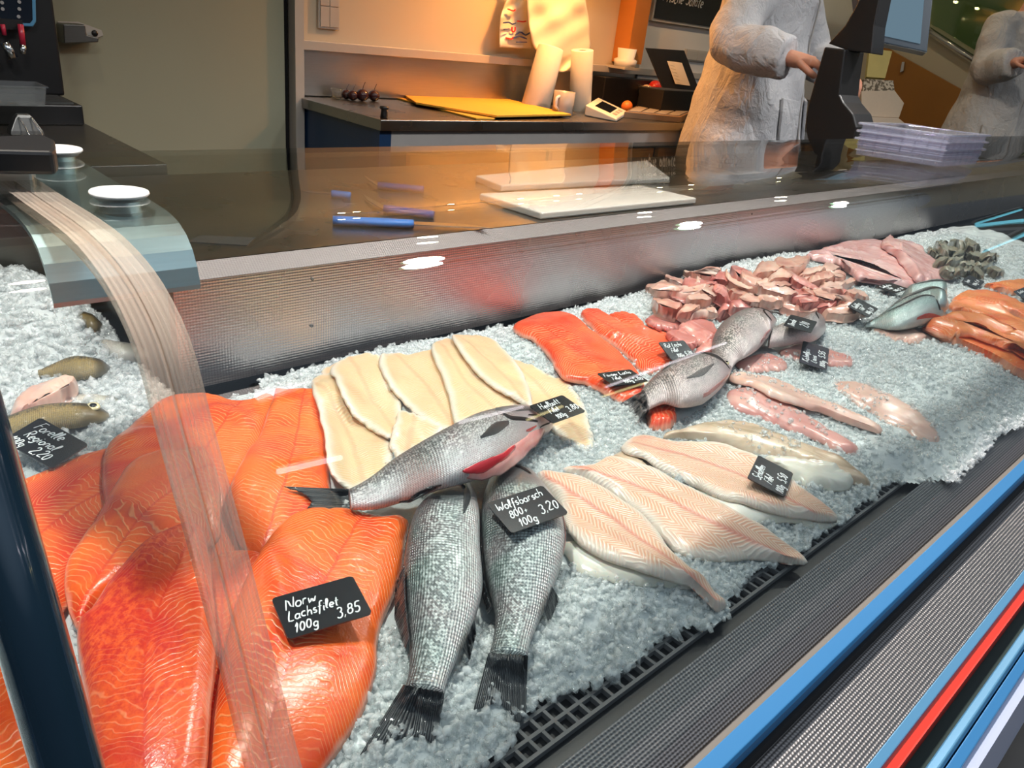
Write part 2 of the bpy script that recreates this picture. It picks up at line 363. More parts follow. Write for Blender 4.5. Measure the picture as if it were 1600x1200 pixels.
MT['skin'] = plain('hand_skin', (0.52, 0.235, 0.15), 0.5, 0, 0.12, 30, Subsurface_Weight=0.2, Subsurface_Radius=(1, .4, .2), Subsurface_Scale=0.008)
MT['hair'] = plain('dark_hair', (0.03, 0.02, 0.015), 0.5)
MT['trousers'] = plain('dark_trousers', (0.03, 0.03, 0.04), 0.8)
MT['blue_handle'] = plain('blue_knife_handle', (0.02, 0.17, 0.55), 0.4)
MT['navy_handle'] = plain('dark_blue_handle', (0.015, 0.04, 0.22), 0.4)
MT['cutting'] = plain('white_cutting_board', (0.78, 0.72, 0.64), 0.5, 0, 0.05, 6)
MT['label_grey'] = plain('dark_grey_sheet', (0.035, 0.034, 0.032), 0.4)
MT['styro'] = plain('white_foam', (0.66, 0.60, 0.52), 0.8, 0, 0.05, 60, 0.2)
MT['clear'] = thin_glass('clear_plastic', (0.93, 0.92, 0.96), 0.10, 0.05, 0.10)
MT['box_clear'] = thin_glass('clear_tub_plastic', (0.85, 0.86, 0.82), 0.08, 0.05, 0.05)
MT['green_glass'] = thin_glass('green_stair_glass', (0.62, 0.74, 0.60), 0.06)
MT['cherry'] = plain('dark_red_fruit', (0.045, 0.008, 0.008), 0.25)
MT['fruit_red'] = plain('red_fruit', (0.55, 0.03, 0.02), 0.3)
MT['fruit_orange'] = plain('orange_fruit', (0.85, 0.20, 0.03), 0.4)
MT['fruit_pale'] = plain('pale_fruit', (0.75, 0.55, 0.36), 0.5)
MT['screen'] = emit('lit_screen', (0.35, 0.55, 0.70), 0.35)
MT['screen_dark'] = plain('dark_display_glass', (0.01, 0.015, 0.025), 0.08)
MT['lamp_white'] = emit('lamp_diffuser', (0.50, 1.0, 0.58), 5.0)
MT['lamp_warm'] = emit('spot_bulb', (1.0, 0.82, 0.42), 40.0)
MT['tube_white'] = emit('tube_glow', (1.0, 0.90, 0.97), 6.0)
MT['tube_yellow'] = emit('tube_yellow_glow', (1.0, 0.85, 0.42), 6.0)
MT['tube_cyan'] = emit('tube_cyan_glow', (0.22, 0.75, 0.95), 1.6)
MT['red_tube'] = plain('red_milk_tube', (0.45, 0.02, 0.05), 0.3)
MT['ink_red'] = plain('red_print', (0.6, 0.04, 0.03), 0.6)
MT['ink_blue'] = plain('blue_print', (0.03, 0.06, 0.22), 0.6)
MT['yellow_sign'] = plain('yellow_carton', (0.62, 0.55, 0.22), 0.7)
MT['mug'] = plain('grey_mug', (0.36, 0.34, 0.31), 0.35)
MT['wood_tray'] = plain('brown_tray', (0.20, 0.14, 0.09), 0.6)

def seal_mat():
    n = NB('creamy_edge_seal'); c, x, y, z = n.obj()
    tr = n.new('ShaderNodeBsdfTransparent'); tr.inputs[0].default_value = (0.95, 0.90, 0.84, 1)
    df = n.new('ShaderNodeBsdfPrincipled'); df.inputs['Base Color'].default_value = (0.72, 0.60, 0.50, 1); df.inputs['Roughness'].default_value = 0.2
    mx = n.new('ShaderNodeMixShader'); n.put(mx.inputs[0], n.add(0.06, n.mul(n.noise(n.comb(n.mul(x, 420), 0.0, 0.0), 1.2, 1), 0.45)))
    n.t.links.new(tr.outputs[0], mx.inputs[1]); n.t.links.new(df.outputs[0], mx.inputs[2])
    n.t.links.new(mx.outputs[0], n.out.inputs[0]); return n.m
MT['seal'] = seal_mat()
# ------------------------------------------------------------------ mesh helpers
def tag(o, label=None, cat=None, group=None, kind=None):
    if label: o['label'] = label
    if cat: o['category'] = cat
    if group: o['group'] = group
    if kind: o['kind'] = kind
    return o

def empty(name, loc, label=None, cat=None, group=None):
    o = bpy.data.objects.new(name, None); COL.objects.link(o); o.location = Vector(loc); o.empty_display_size = 0.02
    return tag(o, label, cat, group)

def origin(o):
    v = Vector((0, 0, 0))
    while o is not None: v += Vector(o.location); o = o.parent
    return v

class MB:
    def __init__(s): s.v = []; s.f = []; s.uv = None; s.at = {}
    def add(s, vs, fs):
        k = len(s.v); s.v += [tuple(float(c) for c in p) for p in vs]; s.f += [tuple(i + k for i in f) for f in fs]; return s
    def box(s, a, b):
        x0, y0, z0 = (min(p, q) for p, q in zip(a, b)); x1, y1, z1 = (max(p, q) for p, q in zip(a, b))
        vs = [(x0, y0, z0), (x1, y0, z0), (x1, y1, z0), (x0, y1, z0), (x0, y0, z1), (x1, y0, z1), (x1, y1, z1), (x0, y1, z1)]
        return s.add(vs, [(0, 3, 2, 1), (4, 5, 6, 7), (0, 1, 5, 4), (1, 2, 6, 5), (2, 3, 7, 6), (3, 0, 4, 7)])
    def prism(s, pts, off):
        n = len(pts); off = np.array(off, float); pts = [np.array(p, float) for p in pts]
        nr = sum((np.cross(pts[i], pts[(i + 1) % n]) for i in range(n)), np.zeros(3))
        if nr @ off > 0: pts = pts[::-1]
        return s.add(pts + [p + off for p in pts], [tuple(range(n)), tuple(range(2 * n - 1, n - 1, -1))] + [(i, n + i, n + (i + 1) % n, (i + 1) % n)[::1] for i in range(n)])
    def loft(s, rings, close=True, caps=True):
        n = len(rings[0]); vs = [p for r in rings for p in r]; fs = []
        m = n if close else n - 1
        for i in range(len(rings) - 1):
            for j in range(m): fs.append((i * n + j, i * n + (j + 1) % n, (i + 1) * n + (j + 1) % n, (i + 1) * n + j))
        if caps and close: fs += [tuple(range(n))[::-1], tuple(range((len(rings) - 1) * n, len(rings) * n))]
        return s.add(vs, fs)
    def tube(s, path, rad, segs=10, caps=True):
        path = [np.array(p, float) for p in path]; n = len(path)
        if not hasattr(rad, '__len__'): rad = [rad] * n
        rings = []; up = None
        for i in range(n):
            t = path[min(i + 1, n - 1)] - path[max(i - 1, 0)]; t /= np.linalg.norm(t) + 1e-12
            if up is None:
                up = np.cross(t, (0, 0, 1.0))
                if np.linalg.norm(up) < 0.1: up = np.cross(t, (1.0, 0, 0))
            up = up - t * (up @ t); up /= np.linalg.norm(up); w = np.cross(t, up)
            rings.append([path[i] + rad[i] * (up * math.cos(a) + w * math.sin(a)) for a in np.linspace(0, 2 * math.pi, segs, endpoint=False)])
        return s.loft(rings, True, caps)
    def lathe(s, prof, loc, segs=24, axis=(0, 0, 1), caps=True):
        ax = np.array(axis, float); ax /= np.linalg.norm(ax)
        e = np.cross(ax, (1.0, 0, 0) if abs(ax[0]) < 0.9 else (0, 1.0, 0)); e /= np.linalg.norm(e); g = np.cross(ax, e)
        loc = np.array(loc, float)
        rings = [[loc + ax * h + r * (e * math.cos(a) + g * math.sin(a)) for a in np.linspace(0, 2 * math.pi, segs, endpoint=False)] for r, h in prof]
        return s.loft(rings, True, caps)
    def ball(s, loc, r, seg=14, rng=9):
        if not hasattr(r, '__len__'): r = (r, r, r)
        rings = []
        for i in range(rng + 1):
            ph = math.pi * (0.02 + 0.96 * i / rng) - math.pi / 2
            rings.append([(loc[0] + r[0] * math.cos(ph) * math.cos(a), loc[1] + r[1] * math.cos(ph) * math.sin(a), loc[2] + r[2] * math.sin(ph)) for a in np.linspace(0, 2 * math.pi, seg, endpoint=False)])
        return s.loft(rings)
    def build(s, name, mat, parent=None, smooth=False, bevel=0, bseg=2, angle=None):
        v = np.array(s.v, float)
        if parent is not None: loc = np.array(origin(parent))
        else: loc = np.array([(v[:, 0].min() + v[:, 0].max()) / 2, (v[:, 1].min() + v[:, 1].max()) / 2, v[:, 2].min()])
        me = bpy.data.meshes.new(name); me.from_pydata((v - loc).tolist(), [], s.f)
        if s.uv is not None:
            l = me.uv_layers.new(name='UVMap'); li = np.zeros(len(me.loops), np.int32); me.loops.foreach_get('vertex_index', li)
            l.data.foreach_set('uv', np.asarray(s.uv, np.float32)[li].ravel())
        for k, a in s.at.items():
            t = me.attributes.new(k, 'FLOAT', 'POINT'); t.data.foreach_set('value', np.asarray(a, np.float32))
        me.validate(); me.update()
        if smooth: me.polygons.foreach_set('use_smooth', [True] * len(me.polygons))
        o = bpy.data.objects.new(name, me); COL.objects.link(o)
        if mat is not None: me.materials.append(MT[mat] if isinstance(mat, str) else mat)
        if parent is not None: o.parent = parent
        else: o.location = Vector(loc)
        if bevel:
            b = o.modifiers.new('bevel', 'BEVEL'); b.width = bevel; b.segments = bseg; b.limit_method = 'ANGLE'; b.angle_limit = 0.6
        return o

def box(name, a, b, mat, parent=None, bevel=0, **k): return MB().box(a, b).build(name, mat, parent, bevel=bevel, **k)

def struct(o): o['kind'] = 'structure'; return o

def catmull(P, n, closed=False):
    P = np.array(P, float); m = len(P)
    if closed: Q = np.vstack([P[-1], P, P[0], P[1]])
    else: Q = np.vstack([2 * P[0] - P[1], P, 2 * P[-1] - P[-2]])
    segs = m if closed else m - 1; out = []
    for i in range(segs):
        p0, p1, p2, p3 = Q[i:i + 4]
        for t in np.linspace(0, 1, 16, endpoint=False):
            out.append(0.5 * ((2 * p1) + (-p0 + p2) * t + (2 * p0 - 5 * p1 + 4 * p2 - p3) * t * t + (-p0 + 3 * p1 - 3 * p2 + p3) * t ** 3))
    if not closed: out.append(P[-1])
    out = np.array(out)
    d = np.linalg.norm(np.diff(np.vstack([out, out[:1]]) if closed else out, axis=0), axis=1); s = np.concatenate([[0], np.cumsum(d)])
    src = np.vstack([out, out[:1]]) if closed else out
    q = np.linspace(0, s[-1], n, endpoint=not closed)
    return np.stack([np.interp(q, s, src[:, k]) for k in range(P.shape[1])], 1)

# ------------------------------------------------------------------ the bed of ice as a height field (metres)
ZT = ZC - 0.562                                            # tray
GX0, GX1, GY0, GY1, GS = -0.60, 3.45, 0.19, 1.46, 0.005
NX, NY = int((GX1 - GX0) / GS) + 1, int((GY1 - GY0) / GS) + 1
rng = np.random.default_rng(7)

def blur(a, sig):
    r = int(sig * 3) + 1; k = np.exp(-0.5 * (np.arange(-r, r + 1) / sig) ** 2); k /= k.sum()
    p = np.pad(a, ((r, r), (r, r)), 'edge')
    p = np.apply_along_axis(lambda m: np.convolve(m, k, 'valid'), 0, p)
    return np.apply_along_axis(lambda m: np.convolve(m, k, 'valid'), 1, p)
def fastblur(a, r):                                        # three box blurs
    for _ in range(3):
        for ax in (0, 1):
            pad = [(0, 0), (0, 0)]; pad[ax] = (r + 1, r)
            c = np.cumsum(np.pad(a, pad, 'edge'), axis=ax)
            n = a.shape[ax]
            hi = np.take(c, np.arange(2 * r + 1, 2 * r + 1 + n), axis=ax); lo = np.take(c, np.arange(0, n), axis=ax)
            a = (hi - lo) / (2 * r + 1)
    return a
def sstep(x, a, b): t = np.clip((x - a) / (b - a), 0, 1); return t * t * (3 - 2 * t)

gx = GX0 + GS * np.arange(NX); gy = GY0 + GS * np.arange(NY)
XX, YY = np.meshgrid(gx, gy, indexing='ij')
fp = [at_z(u, v, ZT + 0.006) for u, v in [(300, 1330), (545, 1330), (790, 1180), (870, 1085), (960, 1040), (1060, 985), (1135, 955), (1175, 895), (1265, 862), (1310, 815), (1400, 752), (1432, 757), (1490, 752), (1530, 715), (1600, 655)]]
fx = np.array([p[0] for p in fp]); fy = np.array([p[1] for p in fp])
FRONT = np.interp(XX[:, 0], fx, fy)
FRONT = np.where(gx < fx[0], 0.30, FRONT)
FRONT = FRONT + 0.008 * fastblur(rng.standard_normal((NX, 1)).repeat(3, 1), 3)[:, 1] * 2.2
n1 = fastblur(rng.standard_normal((NX, NY)), 6); n1 /= n1.std()
n2 = fastblur(rng.standard_normal((NX, NY)), 2); n2 /= n2.std()
n3 = fastblur(rng.standard_normal((NX, NY)), 14); n3 /= n3.std()
d0 = YY - FRONT[:, None]
ICE = ZT + 0.005 + 0.022 * sstep(d0, 0, 0.07) + 0.010 * sstep(d0, 0.05, 0.25) + (0.0028 * n1 + 0.0024 * n2 + 0.003 * n3) * sstep(d0, -0.01, 0.04)
ICE -= 0.018 * sstep(YY, 0.93, 1.05) * sstep(XX, 0.30, 0.40)
ICE += 0.075 * sstep(YY, 1.10, 1.34) * (1 - sstep(XX, 0.26, 0.40))                       # heap in the trout bay
ICE += 0.03 * np.exp(-((XX - 1.9) / 0.5) ** 2 - ((YY - 0.95) / 0.16) ** 2)
ICEMASK = (d0 > 0) & ((YY < 1.045) | (XX < 0.36)) & (YY < 1.44) & ~((XX > 0.36) & (XX < 0.48 + 0.02 * n1) & (YY > 0.985))
H = np.where(d0 > 0, ICE, ZT + 0.002)
ICE0 = H.copy()

def samp(A, x, y):
    i = np.clip((np.asarray(x) - GX0) / GS, 0, NX - 1.001); j = np.clip((np.asarray(y) - GY0) / GS, 0, NY - 1.001)
    a = i.astype(int); b = j.astype(int); p = i - a; q = j - b
    return A[a, b] * (1 - p) * (1 - q) + A[a + 1, b] * p * (1 - q) + A[a, b + 1] * (1 - p) * q + A[a + 1, b + 1] * p * q
def soft(r=3):
    m = H.copy()
    for ax in (0, 1): m = np.maximum(m, np.maximum(np.roll(m, 1, ax), np.roll(m, -1, ax)))
    return np.maximum(fastblur(m, r), H) + 0.0006
def splat(P):
    P = P.reshape(-1, 3)
    i = ((P[:, 0] - GX0) / GS).astype(int); j = ((P[:, 1] - GY0) / GS).astype(int)
    for a in (0, 1):
        for b in (0, 1):
            ii, jj = i + a, j + b; ok = (ii >= 0) & (ii < NX) & (jj >= 0) & (jj < NY)
            np.maximum.at(H, (ii[ok], jj[ok]), P[ok, 2])
def drape(px, base, dz):                                   # pixels -> points lying dz above the surface
    z = np.full(len(px), ZC - 0.53); out = None
    for _ in range(5):
        out = np.array([at_z(u, v, zz) for (u, v), zz in zip(px, z)]); z = 0.5 * z + 0.5 * (samp(base, out[:, 0], out[:, 1]) + dz)
    out = np.array([at_z(u, v, zz) for (u, v), zz in zip(px, z)])
    return out

def fillet(name, mat, outline, spine, T, label=None, cat=None, group=None, parent=None, lift=0.0, N=110, K=12, wedge=0.018, soft_r=3, crown=0.25, ripple=0.0, part=None, cap=None, rag=1.3, grow=1.0):
    base = soft(soft_r)
    if cap is not None: base = np.minimum(base, ICE0 + cap + 0.3 * np.maximum(0, base - ICE0 - cap))
    OP = catmull(outline, N, True); cen_ = OP.mean(0); OP = cen_ + (OP - cen_) * grow
    rg = np.random.default_rng(abs(int(outline[0][0] * 7 + outline[0][1])))
    def wv(): return sum(np.sin(np.arange(N) / N * 2 * math.pi * f_ + rg.uniform(0, 6.3)) * a_ for f_, a_ in ((5, .5), (9, .5), (14, .4), (23, .3)))
    OP = OP + np.stack([wv(), wv()], 1) * rag * 0.8
    O = drape(OP, base, T * 0.3 + lift)[:, :2]
    Sp = drape(catmull(spine, 60), base, T * 0.95 + lift)[:, :2]
    D = np.linalg.norm(O[:, None] - Sp[None], axis=2); k = D.argmin(1)
    Mi = Sp[k]; dist = D.min(1)
    seg = np.linalg.norm(np.diff(Sp, axis=0), axis=1); arc = np.concatenate([[0], np.cumsum(seg)])
    tan = np.gradient(Sp, axis=0); tan /= np.linalg.norm(tan, axis=1)[:, None] + 1e-9
    k = np.round(np.convolve(np.concatenate([k[-3:], k, k[:3]]).astype(float), np.ones(7) / 7, 'valid')).astype(int) if abs(np.diff(k)).max() < 30 else k
    Mi = Sp[k]; dist = np.linalg.norm(O - Mi, axis=1)
    def surf(NO, KK):
        q = np.linspace(0, 1, KK + 1) ** 1.45
        idx = np.linspace(0, N, NO, endpoint=False); a = idx.astype(int) % N; b = (a + 1) % N; w = (idx - idx.astype(int))[:, None]
        OO = O[a] * (1 - w) + O[b] * w; MM = Mi[a] * (1 - w) + Mi[b] * w; dd = np.linalg.norm(OO - MM, axis=1)
        xy = OO[:, None] + (MM - OO)[:, None] * q[None, :, None]; d = dd[:, None] * q[None]
        we = np.minimum(wedge, np.maximum(dd * 0.85, 1e-4))[:, None]
        pr = np.sqrt(np.clip(1 - (1 - np.clip(d / we, 0, 1)) ** 2, 0, 1))
        h = T * ((1 - crown) * pr + crown * np.sin(q * math.pi / 2)[None])
        if ripple: h = h + ripple * np.sin(d * 160 + np.arange(NO)[:, None] * 0.13) * np.clip(d / 0.01, 0, 1)
        z = samp(base, xy[..., 0], xy[..., 1]) + lift + h
        return np.concatenate([xy, z[..., None]], 2), d, a
    P, d, a = surf(N, K)
    splat(surf(N * 4, 48)[0])
    mb = MB(); vs = P.transpose(1, 0, 2).reshape(-1, 3); mb.v = [tuple(p) for p in vs.tolist()]
    for r in range(K):
        for j in range(N): mb.f.append((r * N + j, r * N + (j + 1) % N, (r + 1) * N + (j + 1) % N, (r + 1) * N + j))
    nb = len(mb.v)                                        # underside
    bot = np.concatenate([Mi, (samp(base, Mi[:, 0], Mi[:, 1]) + lift + 0.0003)[:, None]], 1)
    mb.v += [tuple(p) for p in bot.tolist()]
    for j in range(N): mb.f.append((j, nb + j, nb + (j + 1) % N, (j + 1) % N))
    A = np.array(mb.v)[:, :2]; jj = np.concatenate([np.tile(np.arange(N), K + 1), np.arange(N)])
    kk = k[jj]; rel = A - Sp[kk]; tg = tan[kk]
    # finer parameter: offset from the nearest spine point
    D2 = ((A[:, None, :] - Sp[None]) ** 2).sum(2); k2 = D2.argmin(1); rel = A - Sp[k2]; tg = tan[k2]
    u = arc[k2] + (rel * tg).sum(1); v = rel[:, 0] * -tg[:, 1] + rel[:, 1] * tg[:, 0]
    ps = random.random() * 5
    mb.uv = np.stack([u + ps, v], 1); mb.at['edge'] = np.concatenate([d.T.ravel(), dist])
    # outward orientation
    area = 0.5 * np.sum(O[:, 0] * np.roll(O[:, 1], -1) - O[:, 1] * np.roll(O[:, 0], -1))
    if area < 0: mb.f = [f[::-1] for f in mb.f]
    o = mb.build(name, mat, parent, smooth=True)
    if label: tag(o, label, cat, group)
    o['_'] = 0; del o['_']
    return o

class FishBody: pass
def fish(name, mat, dor, ven, label, cat, group=None, ratio=0.55, n=44, segs=22, soft_r=4, tail=None, fins=(), finmat='fin', nose=0.35, lift=0.0):
    base = soft(soft_r)
    dp = catmull(dor, n); vp = catmull(ven, n)
    # width first, on a flat guess, to know how high the flanks stand
    g = lambda a: np.array([at_z(u, v, ZC - 0.51) for u, v in a])
    w0 = np.linalg.norm(g(dp) - g(vp), axis=1) * 0.5
    z = np.zeros(n)
    Dw, Vw = g(dp), g(vp)
    for _ in range(4):
        mid = (Dw + Vw) / 2
        bs = np.max([samp(base, mid[:, 0] + f * (Dw - Vw)[:, 0] / 2, mid[:, 1] + f * (Dw - Vw)[:, 1] / 2) for f in (-0.75, -0.4, 0, 0.4, 0.75)], axis=0)
        bs = np.convolve(np.pad(bs, 4, 'edge'), np.ones(9) / 9, 'valid') + lift
        c = ratio * w0
        vd = mid[:, :2] / np.linalg.norm(mid[:, :2], axis=1)[:, None]; dd = (Dw - Vw)[:, :2]; dd /= np.linalg.norm(dd, axis=1)[:, None] + 1e-9
        fc = (dd * vd).sum(1)                                # dorsal edge turned away from (+) or towards (-) the viewer
        tD = 0.8 * np.clip(fc, 0, 1); tV = math.pi - 0.8 * np.clip(-fc, 0, 1)
        Do = np.array([at_z(u, v, q) for (u, v), q in zip(dp, bs + c * (1 + np.sin(tD)))]); Vo = np.array([at_z(u, v, q) for (u, v), q in zip(vp, bs + c * (1 + np.sin(tV)))])
        a_ = (Do - Vo) / (np.cos(tD) - np.cos(tV))[:, None]; m_ = Do - a_ * np.cos(tD)[:, None]
        m_[:, 2] = bs + c; a_[:, 2] = 0; Dw, Vw = m_ + a_, m_ - a_
        w0 = np.linalg.norm(a_, axis=1)
    mid = (Dw + Vw) / 2; ax = (Dw - Vw) / 2; ax[:, 2] = 0
    tpar = np.linspace(0, 1, n)
    c = ratio * np.convolve(np.pad(w0, 2, 'edge'), np.ones(5) / 5, 'valid') * np.clip(np.sqrt(np.clip(tpar / 0.10, 0, 1)) * (1 - nose) + nose, 0, 1)
    L = np.concatenate([[0], np.cumsum(np.linalg.norm(np.diff(mid, axis=0), axis=1))])
    th = np.linspace(0, 2 * math.pi, segs, endpoint=False)
    def at(ti, thv, off=0.0):
        i = np.clip(np.asarray(ti) * (n - 1), 0, n - 1.001); a = i.astype(int); w = (i - a)
        lp = lambda A: A[a] * (1 - w)[..., None] + A[a + 1] * w[..., None] if A.ndim == 2 else A[a] * (1 - w) + A[a + 1] * w
        m, x, cc, b = lp(mid), lp(ax), lp(c), lp(bs)
        cs, sn = np.cos(thv), np.sin(thv)
        ce = np.sign(cs) * np.abs(cs) ** 0.92
        wl = np.linalg.norm(x, axis=-1)
        xy = m[..., :2] + x[..., :2] * (ce * (1 + off / np.maximum(wl, 1e-4)))[..., None]
        zz = b + (cc * (1 + np.sign(sn) * np.abs(sn) ** 0.9)) + off * np.sign(sn) * np.abs(sn) + off * 0.3
        return np.concatenate([xy, zz[..., None]], -1)
    TI, TH = np.meshgrid(tpar, th, indexing='ij')
    P = at(TI, TH)
    tf, hf = np.meshgrid(np.linspace(0, 1, n * 4), np.linspace(0, math.pi, 60), indexing='ij'); splat(at(tf, hf))
    root = empty(name, (*mid[n // 2][:2], bs.min()), label, cat, group)
    mb = MB().loft(P.tolist())
    wv = (w0[:, None] * (TH - math.pi / 2) * 0.9)
    mb.uv = np.stack([(L[:, None] + 0 * TH).ravel(), wv.ravel()], 1); mb.at['dv'] = np.cos(TH).ravel(); mb.at['tt'] = TI.ravel()
    # outward faces
    f = mb.f[segs * 5 + 3]; q = np.array([mb.v[i] for i in f[:3]]); nrm = np.cross(q[1] - q[0], q[2] - q[0]); ctr = mid[5].copy(); ctr[2] = bs[5] + c[5]
    if nrm @ (q[0] - ctr) < 0: mb.f = [x[::-1] for x in mb.f]
    mb.build('body', mat, root, smooth=True)
    B = FishBody(); B.root, B.at, B.c, B.mid, B.ax, B.bs, B.L, B.n, B.w = root, at, c, mid, ax, bs, L, n, w0
    if tail: fin('tail_fin', finmat, tail[0], tail[1], root, dz=float(c[-1]) * 0.9)
    for nm, bpx, opx, *dz in fins: fin(nm, finmat, bpx, opx, root, dz=dz[0] if dz else 0.006)
    return B

def fin(name, mat, basepx, outpx, parent, dz=0.008, n=24, m=9, thick=0.0011):
    bp = catmull(basepx, n) if len(basepx) > 2 else np.linspace(basepx[0], basepx[1], n).astype(float)
    op = np.array([np.interp(np.linspace(0, len(outpx) - 1, n), np.arange(len(outpx)), np.array(outpx, float)[:, k]) for k in (0, 1)]).T
    base = soft(2) if False else H
    top = []
    for i in range(m):
        t = i / (m - 1); row = bp * (1 - t) + op * t
        P = drape(row, base, dz * (1 - t) + 0.004 * t)
        P[:, 2] += 0.0007 * np.sin(np.arange(n) * 2.1)
        top.append(P)
    top = np.array(top); bot = top.copy(); bot[..., 2] -= thick
    mb = MB(); vs = np.concatenate([top.reshape(-1, 3), bot.reshape(-1, 3)]); mb.v = [tuple(p) for p in vs.tolist()]; o = m * n
    for i in range(m - 1):
        for j in range(n - 1):
            a, b, c, d = i * n + j, i * n + j + 1, (i + 1) * n + j + 1, (i + 1) * n + j
            mb.f += [(a, b, c, d), (o + d, o + c, o + b, o + a)]
    ring = [(0, j) for j in range(n)] + [(i, n - 1) for i in range(1, m)] + [(m - 1, j) for j in range(n - 2, -1, -1)] + [(i, 0) for i in range(m - 2, 0, -1)]
    ids = [i * n + j for i, j in ring]
    for a, b in zip(ids, ids[1:] + ids[:1]): mb.f.append((b, a, o + a, o + b))
    uv = np.stack(np.meshgrid(np.linspace(0, 1, m), np.linspace(0, 1, n), indexing='ij'), -1).reshape(-1, 2)
    mb.uv = np.concatenate([uv, uv])
    splat(np.array(top))
    return mb.build(name, mat, parent, smooth=True)

def patch(B, name, mat, pts, off=0.0012, parent=None, m=8):
    """a thin raised piece on the flank: pts are (t, theta, halfwidth_in_theta) along a line"""
    P = catmull(pts, 30); rows = []; LT = B.L[-1]
    wl = np.interp(P[:, 0], np.linspace(0, 1, B.n), B.w); wm = wl.mean()
    q = np.stack([P[:, 0] * LT, P[:, 1] * wm], 1); tg = np.gradient(q, axis=0); tg /= np.linalg.norm(tg, axis=1)[:, None] + 1e-9; nm = np.stack([-tg[:, 1], tg[:, 0]], 1)
    for k in np.linspace(-1, 1, m):
        r_ = q + nm * (k * P[:, 2] * wl)[:, None]
        rows.append(B.at(np.clip(r_[:, 0] / LT, 0, 1), np.clip(r_[:, 1] / wm, 0.02, 3.12), 0.0) + np.array([0, 0, 1])[None] * (off * (1 - abs(k) ** 3) + 0.0004))
    rows = np.array(rows)
    mb = MB(); n = rows.shape[1]; top = rows.reshape(-1, 3); low = top.copy(); low[:, 2] -= off + 0.0015
    mb.v = [tuple(p) for p in np.concatenate([top, low]).tolist()]; o = m * n
    for i in range(m - 1):
        for j in range(n - 1):
            a, b, c, d = i * n + j, i * n + j + 1, (i + 1) * n + j + 1, (i + 1) * n + j
            mb.f += [(a, b, c, d), (o + d, o + c, o + b, o + a)]
    uv = np.stack(np.meshgrid(np.linspace(0, 1, m), np.linspace(0, 1, n), indexing='ij'), -1).reshape(-1, 2)[:, ::-1]
    mb.uv = np.concatenate([uv, uv]); z = np.zeros(len(mb.v)); mb.at['edge'] = z + 0.02
    return mb.build(name, mat, parent or B.root, smooth=True)

def fish_eye(B, t, th, r):
    p = B.at(np.array([t]), np.array([th]))[0]
    e = MB().lathe([(r * 0.2, -0.002), (r, -0.001), (r * 0.92, 0.0012), (r * 0.6, 0.002), (0.0004, 0.0023)], p, 18, (0, -0.2, 1)).build('eye', 'eye_ring', B.root, smooth=True)
    MB().lathe([(r * 0.56, 0.0012), (r * 0.5, 0.0024), (r * 0.25, 0.0032), (0.0003, 0.0034)], p, 14, (0, -0.2, 1)).build('pupil', 'pupil', e, smooth=True)

